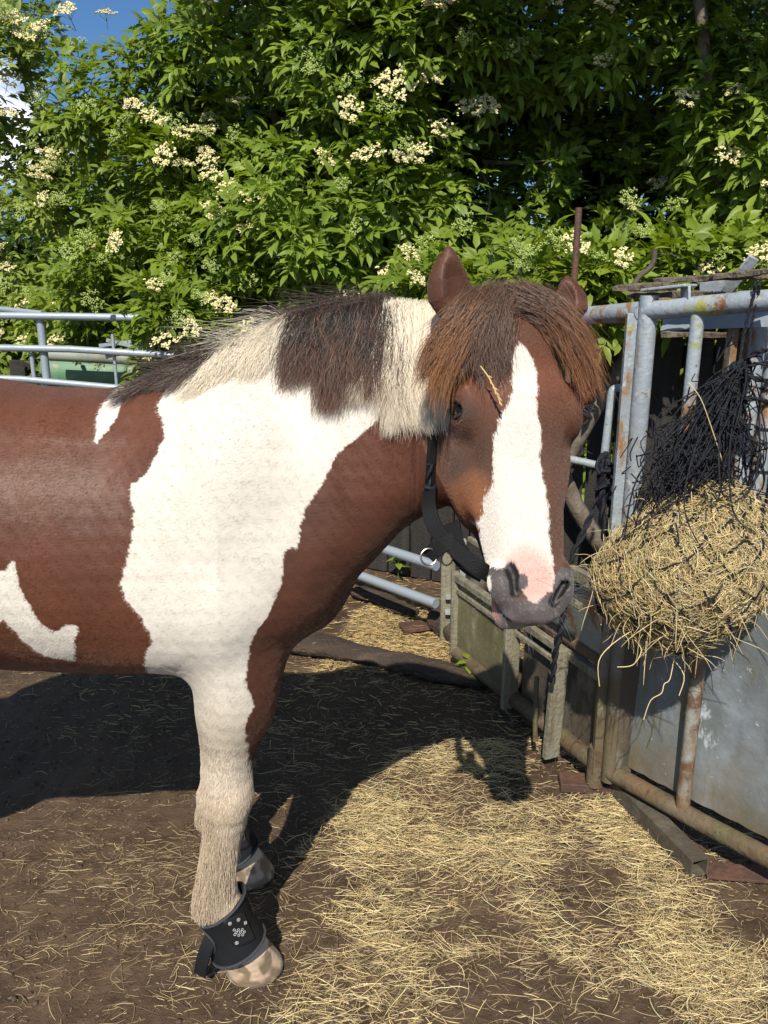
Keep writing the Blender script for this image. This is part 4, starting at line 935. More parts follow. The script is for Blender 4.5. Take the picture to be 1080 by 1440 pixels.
mb = MB(); mb.beam(F_(-.01, 1.488), F_(.115, 1.500), .055, .007); mb.beam(F_(.10, 1.497), F_(.105, 1.445), .055, .007, up=(1, 0, 0)); mb.build('bracket', M['galv'], fd, bevel=.002)
def bar_at(px, s_hint, z0, z1, r, mat, name='upright', off=0.0):
    # s along the front where the pixel column meets the front line
    best = min((abs(540 + FPX * q.x / (q.y * CT - (1.1 - CAMZ) * ST) - px), s) for s in [i * .002 for i in range(-300, 500)] for q in [F_(s, 0, off)])
    s = best[1]; return pipe(name, [F_(s, z0, off), F_(s, z1, off)], r, mat, fd), s
_, sA = bar_at(962, .1, .70, 1.45, .0165, M['galv'])
_, sB = bar_at(1070, .3, .70, 1.475, .019, M['galv'])
bar_at(1150, .3, .70, 1.475, .019, M['galv'])
# far side of the feeder seen between the bars
bk = -.30
def s_at(px, off, zc=1.1): return min((abs(540 + FPX * q.x / (q.y * CT - (zc - CAMZ) * ST) - px), s) for s in [i * .002 for i in range(-400, 600)] for q in [F_(s, 0, off)])[1]
s1_, s2_, s3_ = s_at(1046, bk), s_at(1012, bk + .05), s_at(1030, bk - .02)
pipe('rear_post', [F_(s1_, .1, bk), F_(s1_, 1.46, bk)], .028, M['galv'], fd, 16)
mb = MB(); mb.beam(F_(s2_, .3, bk + .05), F_(s2_ + .005, 1.45, bk + .05), .04, .018, up=(1, 0, 0)); mb.build('rusty_strut', layered('rust_painted_strut', (.22, .17, .11), [(6, .44, .56, (.17, .09, .04), (1, 1, .3)), (9, .55, .65, (.28, .29, .27), (1, 1, .5))], rough=.7, bump=.3), fd, bevel=.002)
mb = MB(); mb.beam(F_(s3_, .3, bk - .02), F_(s3_ + .007, 1.30, bk - .02), .02, .02, up=(1, 0, 0)); mb.build('rusty_strut', M['rust'], fd, bevel=.002)
pipe('rear_rail', [F_(s_at(900, bk), 1.45, bk), F_(s1_ + .5, 1.49, bk)], .022, M['galv'], fd)
p0_ = s_at(930, bk + .08, 1.4); p1_ = s_at(1090, bk + .08, 1.4)
mb = MB(); mb.add([F_(p0_, 1.375, bk + .08), F_(p1_, 1.40, bk + .08), F_(p1_, 1.465, bk + .06), F_(p0_, 1.435, bk + .06), F_(p0_, 1.38, bk + .07), F_(p1_, 1.405, bk + .07), F_(p1_, 1.47, bk + .05), F_(p0_, 1.44, bk + .05)], [(0, 1, 2, 3), (7, 6, 5, 4), (0, 4, 5, 1), (1, 5, 6, 2), (2, 6, 7, 3), (3, 7, 4, 0)]); mb.build('header_plate', M['galv_far'], fd, smooth=False)
s4_ = s_at(990, bk, 1.5); s5_ = s_at(1040, bk, 1.5)
mb = MB(); mb.beam(F_(s4_, 1.50, bk + .02), F_(s4_ + .10, 1.51, bk + .02), .012, .05); mb.build('lug_plate', M['galv'], fd, bevel=.004)
mb = MB(); mb.beam(F_(s5_ - .02, 1.48, bk + .03), F_(s5_ + .05, 1.57, bk + .03), .03, .008, up=(0, 1, 0)); mb.build('angled_lug', M['galv'], fd, bevel=.003)
M['rottenwood'] = layered('rotten_wood', (.10, .075, .05), [(9, .45, .6, (.17, .14, .10), (1, 1, 3)), (25, .52, .64, (.05, .035, .025), (1, 1, 3))], rough=.85, bump=.9)
# rotten boards lying over the top
def q_at(px, off, z): s_ = s_at(px, off, z); return F_(s_, z, off)
for (a, b, w_, h_) in ((q_at(866, -.06, 1.492), q_at(945, -.08, 1.500), .05, .018), (q_at(925, -.16, 1.512), q_at(1110, -.18, 1.525), .05, .016), (q_at(885, -.12, 1.475), q_at(1000, -.14, 1.48), .04, .016), (q_at(1000, -.14, 1.52), q_at(1100, -.12, 1.535), .03, .014), (q_at(930, -.34, 1.36), q_at(1090, -.34, 1.37), .02, .018)):
    mb = MB(); n_b = 14; vs = []; fs = []
    x_ = (b - a).normalized(); y_ = Vector((0, 0, 1)).cross(x_).normalized(); z_ = x_.cross(y_)
    for i in range(n_b + 1):
        c = a.lerp(b, i / n_b); kw = (.55 if i in (0, n_b) else 1) * rng.uniform(.8, 1.1); kh = rng.uniform(.7, 1.2)
        for (p_, r_) in ((-1, -1), (1, -1), (1.0, .6), (.3, 1), (-.4, .9), (-1, .5)): vs.append(c + y_ * p_ * w_ / 2 * kw + z_ * r_ * h_ / 2 * kh + x_ * rng.normal(0, .003))
    for i in range(n_b):
        for k in range(6): fs.append((i * 6 + k, i * 6 + (k + 1) % 6, (i + 1) * 6 + (k + 1) % 6, (i + 1) * 6 + k))
    fs += [tuple(range(6))[::-1], tuple(range(n_b * 6, n_b * 6 + 6))]
    mb.add(vs, fs); mb.build('rotten_board', M['rottenwood'], fd, noise_amp=.003, noise_scale=40, smooth=False)
# sheeted lower front
RZ = .74
mb = MB()
n_s = 40; L0, L1_ = .03, .98
vs = []; fs = []
for o_ in (-.030, -.027):
    for i in range(n_s + 1):
        s = L0 + (L1_ - L0) * i / n_s
        for j in range(7):
            z = .13 + (RZ - .13) * j / 6; vs.append(F_(s, z, o_ + .004 * math.sin(s * 9 + z * 4) + (.004 * math.sin(z * 11) if i % 3 else 0)))
st_ = (n_s + 1) * 7
for i in range(n_s):
    for j in range(6):
        a = i * 7 + j; fs.append((a, a + 7, a + 8, a + 1)); fs.append((st_ + a, st_ + a + 1, st_ + a + 8, st_ + a + 7))
mb.add(vs, fs); mb.build('sheet_panel', M['sheet'], fd)
pipe('bottom_rail', [F_(0.0, .10), F_(.3, .095), F_(.52, .10), F_(.60, .105), F_(.68, .115, -.03), F_(.80, .12, -.12)], .026, M['mossy_pipe'], fd, 18)
pipe('sheet_rail', [F_(.46, RZ, -.005), F_(.75, RZ, -.005), F_(1.0, RZ, -.01)], .024, M['galv'], fd, 18)
_rp, sR = bar_at(1015, .2, .11, RZ, .0195, layered('rusty_upright', (.155, .095, .045), [(7, .54, .64, (.24, .24, .215), (1, 1, .35)), (14, .47, .60, (.11, .055, .026), (1, 1, 1))], rough=.65, bump=.3), 'rusty_upright')
# corner box below: the two plates behind the corner post
mb = MB(); mb.beam(F_(.035, .10, -.012), F_(.035, .98, -.012), .05, .008, up=(0, 1, 0)); mb.build('corner_plate', M['mud_shade_sheet'], fd, bevel=.002)  # plate coloured dark in place of the shade at the corner
pipe('corner_foot', [F_(-.05, .03), F_(-.045, .16)], .028, M['mossy_pipe'], fd)

# ---- side hurdle running back from the corner
sh = empty('sheeted_hurdle', S_(.1, 0)); tag(sh, 'mossy sheeted steel hurdle running back from the feeder corner to the grey post', 'hurdle')
SL = .955
pipe('bottom_rail', [S_(.03, .09), S_(.35, .085), S_(SL, .08)], .028, M['mossy_pipe'], sh, 16)
def panel(name, a, b, z0, z1, off, mat, par, n=14, top_in=0.0, th=.003):
    vs = []; fs = []
    for k in (0, 1):
        for i in range(n + 1):
            for j in range(5):
                s = a + (b - a) * i / n; z = z0 + (z1 - z0) * j / 4; vs.append(S_(s, z, off + th * k + top_in * j / 4 + .004 * math.sin(s * 13 + j)))
    q = (n + 1) * 5
    for i in range(n):
        for j in range(4):
            x = i * 5 + j; fs += [(x, x + 5, x + 6, x + 1), (q + x, q + x + 1, q + x + 6, q + x + 5)]
    for i in range(n):
        for j in (0, 4): x = i * 5 + j; fs.append((x, x + 5, q + x + 5, q + x))
    for j in range(4): fs += [(j, j + 1, q + j + 1, q + j), (n * 5 + j, n * 5 + j + 1, q + n * 5 + j + 1, q + n * 5 + j)]
    mb = MB(); mb.add(vs, fs); return mb.build(name, mat, par)
panel('sheet_panel', .53, SL - .01, .10, .385, .0, M['mossy_sheet'], sh)
panel('sheet_panel', .04, .50, .10, .36, -.02, M['mud_shade_sheet'], sh)
mb = MB(); mb.beam(S_(.05, .385, .008), S_(SL, .40, .008), .03, .028); mb.build('top_bar', M['greywood'], sh, bevel=.004)
mb = MB(); mb.beam(S_(.30, .335, .005), S_(SL, .345, .005), .02, .02); mb.build('lower_bar', M['greywood'], sh, bevel=.004)
mb = MB(); mb.beam(S_(SL, .06, .01), S_(SL, .42, .01), .035, .03, up=(1, 0, 0)); mb.build('end_stile', M['greywood'], sh, bevel=.004)
mb = MB(); mb.beam(S_(.525, .05, .02), S_(.525, .395, .02), .06, .02, up=(DS.x, DS.y, 0)); mb.build('flat_stile', M['greywood'], sh, bevel=.003, noise_amp=.003)
mb = MB(); mb.beam(S_(.225, .03, .05), S_(.218, .41, .04), .055, .022, up=(DS.x, DS.y, 0)); mb.build('flat_stile', M['greywood'], sh, bevel=.003, noise_amp=.003)
pipe('twisted_rod', [S_(.31, .28, .06), S_(.28, .22, .08), S_(.285, .14, .075), S_(.27, .07, .08)], .008, M['mossy_pipe'], sh)
# upper leaning trough above the hurdle
tr = empty('steel_trough', S_(.25, .45)); tag(tr, 'grey rust stained trough side propped above the mossy hurdle beside the hay net', 'trough')
panel('trough_side', .04, .66, .43, .66, -.01, M['grey_mossy'], tr, top_in=.09)
pipe('trough_lip', [S_(.02, .425, -.005), S_(.66, .44, -.005)], .021, M['mossy_pipe'], tr, 14)
mb = MB(); mb.beam(S_(.02, .70, .085), S_(.72, .70, .085), .022, .04); mb.build('trough_rail', M['greywood'], tr, bevel=.004)
mb = MB(); mb.beam(S_(.06, .62, .10), S_(.70, .64, .10), .018, .02); mb.build('trough_rail', M['greywood'], tr, bevel=.004)

# ---- bent pipe bracket behind the horse's nose with two ropes tied on
def at_S(px, py, s): q = S_(s, 0); return P(px, py, q.y)
bp_ = empty('bent_pipe_bracket', P(862, 600, 2.30)); tag(bp_, 'bent galvanised pipe loop with rusty end beside the corner post', 'pipe bracket')
yb = 2.32
pts = [P(*q, yb) for q in ((798, 645), (830, 652), (852, 657), (866, 656), (873, 650), (878, 636), (883, 605), (885, 570), (883, 553), (876, 546), (864, 547), (860, 556), (856, 590), (850, 640), (849, 652))]
def smooth(pts, n=5):
    o_ = []; m_ = len(pts)
    for i in range(m_ - 1):
        p0 = pts[max(i - 1, 0)]; p1 = pts[i]; p2 = pts[i + 1]; p3 = pts[min(i + 2, m_ - 1)]
        for k in range(n):
            f = k / n; o_.append(.5 * (2 * p1 + (p2 - p0) * f + (2 * p0 - 5 * p1 + 4 * p2 - p3) * f * f + (3 * p1 - p0 - 3 * p2 + p3) * f ** 3))
    return o_ + [pts[-1]]
pipe('pipe_loop', smooth(pts), .0115, M['galv'], bp_)
MB().beam(P(873, 650, yb), S_(.03, P(873, 650, yb).z, 0), .02, .02).build('weld_arm', M['galv'], bp_)
def braid(name, path, r, mat, parent, turns=90, n=6):
    """two strands twisted round each other"""
    pp = smooth([Vector(q) for q in path], 24); out_ = []
    for s2 in (0, math.pi):
        mb = MB(); q = []; ln = 0
        for i, p_ in enumerate(pp):
            t = (pp[min(i + 1, len(pp) - 1)] - pp[max(i - 1, 0)]).normalized(); u = t.orthogonal().normalized(); u = (Vector((1, 0, 0)) - t * t.x).normalized() if abs(t.x) < .9 else u; v = t.cross(u)
            if i: ln += (pp[i] - pp[i - 1]).length
            a = ln / (r * 5.2) * 2 * math.pi * .5 + s2; q.append(p_ + (u * math.cos(a) + v * math.sin(a)) * r * .55)
        mb.tube(q, r * .62, n); out_.append(mb)
    m_ = MB()
    for b_x in out_: m_.add(b_x.v, b_x.f)
    return m_.build(name, mat, parent)
lr = empty('lead_ropes', P(855, 660, 2.30)); tag(lr, 'knotted black lead ropes hanging from the bent pipe loop', 'rope')
yk = 2.285
braid('rope', [P(846, 645, yk), P(840, 700, yk), P(822, 745, yk - .02), P(803, 790, yk - .04), P(795, 850, yk - .05), P(783, 905, yk - .04), P(776, 960, yk - .02)], .009, M['rope'], lr)
braid('rope', [P(850, 646, yk), P(855, 690, yk), P(862, 735, yk), P(856, 765, yk), P(848, 740, yk - .01), P(846, 690, yk - .02), P(852, 660, yk - .02)], .011, M['rope'], lr)
braid('rope', [P(838, 690, yk - .02), P(852, 680, yk - .03), P(866, 676, yk - .02), P(862, 662, yk - .02), P(846, 664, yk - .03), P(842, 650, yk), P(852, 640, yk + .02), P(858, 655, yk - .01)], .010, M['rope'], lr)

# ---- hay net
hn = empty('hay_net', P(965, 800, 1.84)); tag(hn, 'black hay net stuffed with golden hay hanging from the top rail', 'hay net')
HC = np.array(P(962, 796, 1.84)); HR = np.array([.192, .165, .200])
def hay_surf(d):
    """radius of the lumpy hay ball along unit directions d (n,3)"""
    b = 1 / np.linalg.norm(d / HR, axis=-1); b = b * (1 + .09 * fnoise(d, 3.1, 4) + .05 * fnoise(d, 8, 1))
    b = b * (1 + .10 * np.clip(-d[..., 0] - .1, 0, 1) * np.clip(-d[..., 2] + .3, 0, 1)) * (1 - .16 * np.clip(-d[..., 0], 0, 1) * np.clip(d[..., 2], 0, 1))
    return b
def to_hay(d): return HC + d * hay_surf(d)[:, None] + np.array([.045, 0, 0]) * np.clip(d[:, 2:3], 0, 1)
bm = bmesh.new(); bmesh.ops.create_icosphere(bm, subdivisions=5, radius=1); tv_ = np.array([v.co[:] for v in bm.verts]); tf_ = np.array([[v.index for v in f.verts] for f in bm.faces]); bm.free()
core = link_mesh('hay_core', np_mesh('hay_core', HC + (to_hay(tv_) - HC) * (.93 + .03 * fnoise(tv_, 25, 1)[:, None]), tf_), layered('packed_hay', (.20, .14, .06), [(30, .45, .62, (.34, .25, .12), (1, 1, 1)), (60, .5, .65, (.10, .07, .03), (1, 1, 1))], rough=.8, bump=.8), hn); core['kind'] = 'stuff'
n = 17000; d = rng.normal(0, 1, (n, 3)); d /= np.linalg.norm(d, axis=1)[:, None]
p0 = to_hay(d) ; p0 = HC + (p0 - HC) * rng.uniform(.93, 1.015, (n, 1))
tg = np.cross(d, rng.normal(0, 1, (n, 3))); tg /= np.linalg.norm(tg, axis=1)[:, None]; side_ = np.cross(d, tg)
l = rng.uniform(.02, .10, n) * rng.uniform(.5, 1, n); k = 6; t = np.linspace(-.5, .5, k); cv = rng.normal(0, .55, n); lf = rng.normal(.06, .16, n)
B = p0[:, None] + tg[:, None] * (l[:, None] * t)[..., None] + side_[:, None] * (cv[:, None] * l[:, None] * (t ** 2)[None] * 2)[..., None] + d[:, None] * (lf[:, None] * l[:, None] * t[None] * 1.6 - (l[:, None] ** 2 * t[None] ** 2) / .36)[..., None]
C = np.array([.58, .445, .225]) * rng.uniform(.4, 1.3, (n, 1)) * np.array([1, 1, 1]); C[rng.random(n) < .12] *= np.array([.85, 1.02, .8]); C[rng.random(n) < .1] = np.array([.68, .60, .42])
# stray stalks poking out and hanging below
n2_ = 140; d2 = rng.normal(0, 1, (n2_, 3)); d2[:, 2] -= .7; d2[:, 0] -= .25; d2[:, 1] -= .3; d2 /= np.linalg.norm(d2, axis=1)[:, None]; p2 = to_hay(d2); l2 = rng.uniform(.03, .095, n2_); tt = np.linspace(0, 1, k)
dd_ = d2 + rng.normal(0, .7, (n2_, 3)); dd_ /= np.linalg.norm(dd_, axis=1)[:, None]
B2 = p2[:, None] + dd_[:, None] * (l2[:, None] * tt)[..., None] + np.array([0, 0, -.35])[None, None] * (l2[:, None] * tt[None] ** 2)[..., None] + np.sin(tt * 5)[None, :, None] * rng.normal(0, .006, (n2_, 1, 3))
B = np.concatenate([B, B2]); C = np.concatenate([C, np.array([.58, .46, .24]) * rng.uniform(.6, 1.2, (n2_, 1))])
hay = hair_object('hay', B, np.concatenate([rng.uniform(.0004, .0010, (n, 1)), np.full((n2_, 1), .0008)]) * np.array([[.7, 1, 1, 1, .9, .4]]), np.clip(C, 0, .8), M['straw'], hn); hay['kind'] = 'stuff'
for pts in ([P(868, 938, 1.75), P(890, 935, 1.74), P(902, 915, 1.75), P(893, 900, 1.78)], [P(843, 965, 1.74), P(842, 930, 1.74), P(862, 905, 1.76), P(900, 880, 1.8)], [P(905, 1012, 1.75), P(915, 985, 1.75), P(930, 975, 1.75), P(934, 962, 1.76), P(942, 955, 1.77), P(948, 925, 1.8)], [P(955, 978, 1.76), P(962, 950, 1.77), P(945, 925, 1.8)], [P(1018, 655, 1.80), P(1000, 600, 1.79), P(985, 560, 1.78), P(968, 538, 1.78)]):
    MB().tube(smooth(pts, 4), .0011, 6).build('hay_stalk', simple('hay_stalk', (.6, .47, .24), .6), hn)
# netting over the ball: diamond mesh of cord
NK = Vector(P(1040, 520, 1.90)); TOPR = P(1058, 402, 1.905)
def cord(mb, pts, r=.0021, n=6): mb.tube(pts, r, n, cap=False)
net = MB(); rows, cols = 9, 12
def node(i, j):
    th = math.pi * (.20 + .74 * i / rows); ph = 2 * math.pi * (j + .5 * (i % 2)) / cols
    jt = .05 * math.sin(i * 5.1 + j * 3.7); d_ = np.array([[math.sin(th + jt) * math.cos(ph + jt * 2), math.sin(th + jt) * math.sin(ph + jt * 2), math.cos(th + jt)]])
    return d_[0]
def arc(a, b, sag=.004, n=7):
    o_ = []
    for i in range(n + 1):
        f = i / n; d_ = a * (1 - f) + b * f; d_ /= np.linalg.norm(d_); q = to_hay(d_[None])[0]; o_.append(Vector(q + d_ * (.003 + .002 * math.sin(f * 7 + a[0] * 20)) + np.array([0, 0, -sag * math.sin(math.pi * f)]) + rng.normal(0, .0012, 3)))
    return o_
for i in range(rows):
    for j in range(cols):
        a = node(i, j % cols)
        for jj in ((j, j + 1) if i % 2 else (j - 1, j)):
            cord(net, arc(a, node(i + 1, jj % cols)))
        kp = Vector(to_hay(a[None])[0] + a * .004); net.box(kp, (.007, .007, .007), Matrix.Rotation(j, 3, 'Z'))
ng = net.build('netting', M['rope'], hn); ng['kind'] = 'stuff'
# gathered empty netting above the ball up to the knot
up = MB()
for j in range(95):
    ph = rng.uniform(0, 2 * math.pi); th = math.pi * rng.uniform(.10, .42); d_ = np.array([math.sin(th) * math.cos(ph), math.sin(th) * math.sin(ph), math.cos(th)]); a = Vector(to_hay(d_[None])[0] + d_ * .004)
    if rng.random() < .35: a = Vector(P(rng.uniform(895, 965), rng.uniform(650, 735), rng.uniform(1.78, 1.90)))
    b = NK + Vector(rng.normal(0, .012, 3)); m1 = a.lerp(b, rng.uniform(.25, .45)); m2 = a.lerp(b, rng.uniform(.6, .85))
    sw = Vector((rng.normal(-.020, .045), rng.normal(-.01, .04), rng.normal(-.03, .035)))
    cord(up, smooth([a, m1 + sw, m2 + sw * .6 + Vector(rng.normal(0, .012, 3)), b], 6), rng.uniform(.0012, .0021), 5)
for j in range(420):        # criss-cross meshes and slack loops in the bundle
    f = rng.uniform(.02, .9); c_ = Vector(P(960, 700, 1.84)).lerp(NK, f) ; wd_ = .066 * (1 - f) + .020
    a = c_ + Vector((rng.normal(0, wd_), rng.normal(0, wd_ * .6), rng.normal(0, .03))); b = a + Vector(rng.normal(0, .022, 3)) + Vector((0, 0, -.012)); mid = (a + b) / 2 + Vector(rng.normal(0, .014, 3)) + Vector((0, 0, -.016))
    cord(up, smooth([a, mid, b], 5), rng.uniform(.0012, .0019), 5)
u_ = up.build('gathered_netting', M['rope'], hn); u_['kind'] = 'stuff'
for px0, px1, r_ in ((1038, 1062, .0036), (1050, 1068, .0034)): braid('hanging_cord', [P(px0, 522, 1.90), P((px0 + px1) / 2 - 3, 465, 1.905), P(px1 - 2, 415, 1.905), P(px1, 399, 1.90), P(px1 + 2, 398, 1.95)], r_, M['rope'], hn)
for q in ([P(1040, 515, 1.9), P(1060, 498, 1.87), P(1082, 492, 1.86), P(1110, 494, 1.88)], [P(1040, 522, 1.9), P(1062, 512, 1.87), P(1090, 512, 1.87), P(1110, 520, 1.9)], [P(1035, 535, 1.9), P(1052, 530, 1.86), P(1078, 536, 1.86), P(1100, 530, 1.9)], [P(1030, 545, 1.9), P(1050, 560, 1.85), P(1070, 562, 1.85), P(1095, 575, 1.88)]):
    braid('tied_loop', q, .0055, M['rope'], hn)
kb = MB()
for j in range(5): kb.torus(NK + Vector(rng.normal(0, .006, 3)), Vector(rng.normal(0, 1, 3)) + Vector((0, 0, 1.2)), .014, .0055, 20, 8)
kb.build('knot', M['rope'], hn)
for q in ([P(1050, 660, 1.87), P(1062, 640, 1.86), P(1075, 668, 1.86), P(1068, 700, 1.87)], [P(1048, 600, 1.88), P(1058, 640, 1.87), P(1052, 690, 1.86), P(1060, 730, 1.85)]): MB().tube(smooth(q), .0025, 6).build('slack_cord', M['rope'], hn)
for z_ in (1.27, 1.18, 1.08):
    c_ = F_(sB, z_); MB().torus(c_, (0.05, 0, 1), .0205, .003, 20, 8).build('tie_ring', M['rope'], hn)

# ================================================================== GATE AND RAIL FENCE BEHIND
gt = empty('field_gate', (-.3, 3.6, 0)); tag(gt, 'galvanised rail gate whose low rails show under the horse neck', 'gate')
gA = Vector((.222, 3.26, 0)); gB = Vector((-1.05, 4.62, 0))
for i, z_ in enumerate((.19, .36, .56, .78, .98, 1.17, 1.335)):
    if z_ < .5: pipe('gate_rail', [Vector((gA.x, gA.y, z_)), Vector((gB.x, gB.y, z_ - .01))], .022, M['galv_far'], gt, 12)
for f in (.5, 1.0):
    q = gA.lerp(gB, f); pipe('gate_upright', [Vector((q.x, q.y, .02)), Vector((q.x, q.y, .40))], .018, M['galv_far'], gt, 12)
gp = empty('gate_post', (.28, 3.17, 0)); tag(gp, 'grey flat sided gate post with two lugs at the end of the mossy hurdle', 'post')
q = G(630, 895); bx, by = q.x, q.y - .05
mb = MB(); mb.beam((bx - .01, by, 0), (bx - .01, by, .50), .03, .06, up=(1, 0, 0)); mb.build('post', M['greywood'], gp, bevel=.004, noise_amp=.002)
mb = MB(); mb.beam((bx + .05, by - .01, .08), (bx + .05, by - .01, .47), .03, .025, up=(1, 0, 0)); mb.build('channel', M['grey_mossy'], gp, bevel=.003)
for z_ in (.22, .15): mb = MB(); mb.box((bx + .015, by - .03, z_), (.075, .03, .018)); mb.build('lug', M['grey_mossy'], gp, bevel=.002)
rf = empty('rail_fence', (-2, 4.65, 0)); tag(rf, 'galvanised three rail pen fence behind the horse back on the left', 'fence')
pipe('rail', [P(-60, 443, 4.55), P(100, 445, 4.55), P(205, 447, 4.55)], .020, M['galv_far'], rf, 14)
pipe('rail', [P(-60, 488, 4.55), P(100, 491, 4.55), P(245, 500, 4.55)], .019, M['galv_far'], rf, 14)
pipe('rail', [P(-60, 530, 4.55), P(30, 533, 4.55), P(240, 552, 4.55)], .018, M['galv_far'], rf, 14)
for z_ in (.78, .58, .36, .17): pipe('rail', [Vector((-2.9, 4.55, z_)), Vector((-1.15, 4.57, z_))], .022, M['galv_far'], rf, 10)
pipe('rail', [P(-60, 428, 5.0), P(60, 441, 4.6)], .016, M['galv_far'], rf, 12)
for px, rr_ in ((56, .022), (158, .009), (44, .012)):
    a = P(px, 444 if px == 56 else (496 if px == 44 else 470), 4.58); pipe('upright', [a, Vector((a.x, a.y, 0))], rr_, M['galv_far'], rf, 12)

gpipe = empty('green_pipe', (-1.8, 5.6, 0)); tag(gpipe, 'long green plastic pipe lying behind the rail fence', 'pipe')
a = P(70, 525, 5.4); b = P(300, 534, 5.4); MB().tube([a, b + Vector((.3, 0, 0))], .135, 24).build('pipe_body', M['green_plastic'], gpipe)
for f in (.0, .5): c_ = a.lerp(b, f); MB().torus(c_, (b - a), .137, .012, 28, 8).build('pipe_collar', M['green_plastic'], gpipe)
pp_ = empty('propped_tube', (-1.7, 5.2, 0)); tag(pp_, 'pale grey tube resting above the green pipe', 'pipe')
MB().tube([P(70, 497, 5.1), P(225, 505, 5.1)], .045, 18).build('tube_body', layered('pale_tube', (.30, .33, .27), [(4, .45, .6, (.2, .22, .17), (1, 1, 1))], rough=.6), pp_)
crt = empty('weathered_crate', (-2.0, 5.6, 0)); tag(crt, 'weathered wooden crate stack holding up the pipes behind the fence', 'crate')
for k_ in range(6):
    mb = MB(); mb.beam((-2.6, 5.75, .08 + .17 * k_), (-.95, 5.75, .08 + .17 * k_), .03, .14); mb.build('board', M['plank'], crt, bevel=.004)
for x_ in (-2.5, -1.8, -1.05): mb = MB(); mb.box((x_, 5.68, .48), (.08, .05, .96)); mb.build('crate_upright', M['plank'], crt, bevel=.004)
cb = MB(); a = P(150, 480, 5.0); b = P(195, 492, 5.0)
cb.beam(P(140, 486, 5), P(185, 480, 5.02), .03, .02); cb.beam(P(150, 478, 5), P(200, 490, 5.0), .02, .02); o = cb.build('metal_offcuts', M['galv_far']); tag(o, 'grey metal offcuts balanced on the pale tube', 'scrap metal')

# rusty stake
st = MB(); a = P(814, 292, 2.75); b = P(806, 420, 2.75); d_ = (b - a).normalized(); foot = Vector((b.x - .01, b.y, 0)); st.tube([a, b, foot], .011, 10); o = st.build('rusty_stake', M['rust']); tag(o, 'thin rusty stake standing up among the elder leaves behind the ear', 'stake')
hk = MB(); hk.tube(smooth([P(921, 350, 2.45), P(919, 368, 2.45), P(912, 379, 2.45), P(900, 388, 2.45), P(889, 404, 2.43)]), .008, 10); o = hk.build('bent_steel_hook', M['boxsteel']); tag(o, 'bent grey steel hook standing up from the boards on the feeder', 'hook')

# dark boarded fence behind the feeder
bf = empty('board_fence', (1.1, 3.75, 0)); tag(bf, 'weathered vertical board fence behind the feeder, shade put into its dark colour', 'fence')
x_ = .10; i = 0; fa = Vector((.42, 3.85, 0)); fb = Vector((2.6, 3.35, 0)); fl_ = (fb - fa).length; dq = (fb - fa).normalized(); s_ = 0
while s_ < fl_:
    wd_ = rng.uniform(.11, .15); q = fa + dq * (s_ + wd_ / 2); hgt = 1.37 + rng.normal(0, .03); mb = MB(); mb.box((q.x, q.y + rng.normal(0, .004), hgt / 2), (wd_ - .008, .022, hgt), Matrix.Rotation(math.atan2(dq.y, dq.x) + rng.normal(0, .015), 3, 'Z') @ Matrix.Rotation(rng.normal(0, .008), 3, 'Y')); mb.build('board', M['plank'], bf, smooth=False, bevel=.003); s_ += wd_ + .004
for z_ in (.4, 1.2): mb = MB(); mb.beam(fa + Vector((0, .04, z_)), fb + Vector((0, .04, z_)), .05, .09); mb.build('cross_rail', M['plank'], bf, bevel=.004)

bl = empty('board_fence', (-.4, 4.6, 0)); tag(bl, 'added low dark boards standing in for deep shade beyond the gate rails', 'fence')  # boards added to fill the deep shade here, their dark colour included
fa = Vector((-1.6, 5.15, 0)); fb = Vector((.46, 3.95, 0)); fl_ = (fb - fa).length; dq = (fb - fa).normalized(); s_ = 0
while s_ < fl_:
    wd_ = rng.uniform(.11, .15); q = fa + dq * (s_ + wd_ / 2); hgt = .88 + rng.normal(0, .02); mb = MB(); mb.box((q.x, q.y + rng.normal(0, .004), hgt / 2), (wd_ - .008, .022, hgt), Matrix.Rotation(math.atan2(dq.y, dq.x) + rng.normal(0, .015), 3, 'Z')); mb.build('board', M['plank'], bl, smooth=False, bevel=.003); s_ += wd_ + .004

# ================================================================== HEADCOLLAR AND BOOTS
hcl = empty('headcollar', Vector(H(-.08 * S, .30 * S, -.12 * S))); tag(hcl, 'black webbing headcollar with brass ring hanging loose at the horse jaw', 'headcollar')
def onskin(px, py, off, fb=1.4):
    q = hit(px, py, fb); r_ = hbvh.find_nearest(q); return Vector(q) - ray(px, py) * off
# cheek strap down behind the eye
q = [onskin(*a, .007) for a in ((613, 560), (611, 590), (608, 625), (606, 655), (605, 690))]
MB().strap(smooth(q, 4), .017, .005, -ray(608, 620)).build('cheek_strap', M['black_web'], hcl, bevel=.001)
braid('throat_cord', [onskin(605, 652, .010), onskin(602, 690, .014), onskin(606, 725, .02), onskin(622, 748, .03)], .006, M['rope'], hcl)
q = [onskin(604, 688, .012), P(603, 712, 1.33), P(612, 742, 1.30), P(632, 765, 1.27), P(655, 785, 1.25), P(676, 800, 1.24), P(694, 812, 1.25)]
MB().strap(smooth(q, 5), .026, .005, (-.35, -1, .3)).build('jaw_strap', M['black_web'], hcl, bevel=.001)
q = [P(634, 735, 1.36), P(640, 765, 1.33), P(655, 790, 1.32), P(680, 806, 1.30)]
MB().strap(smooth(q, 5), .034, .005, (-.5, -1, .2)).build('jaw_strap', M['black_web'], hcl, bevel=.001)
q = [P(640, 760, 1.27), P(625, 765, 1.27), P(611, 774, 1.275), P(603, 783, 1.28)]
MB().strap(smooth(q, 4), .026, .007, (-.2, -1, .3)).build('ring_tab', M['black_web'], hcl, bevel=.001)
MB().torus(P(603, 783, 1.27), (.2, -1, .25), .0135, .0016, 30, 8).build('ring', M['nickel'], hcl)
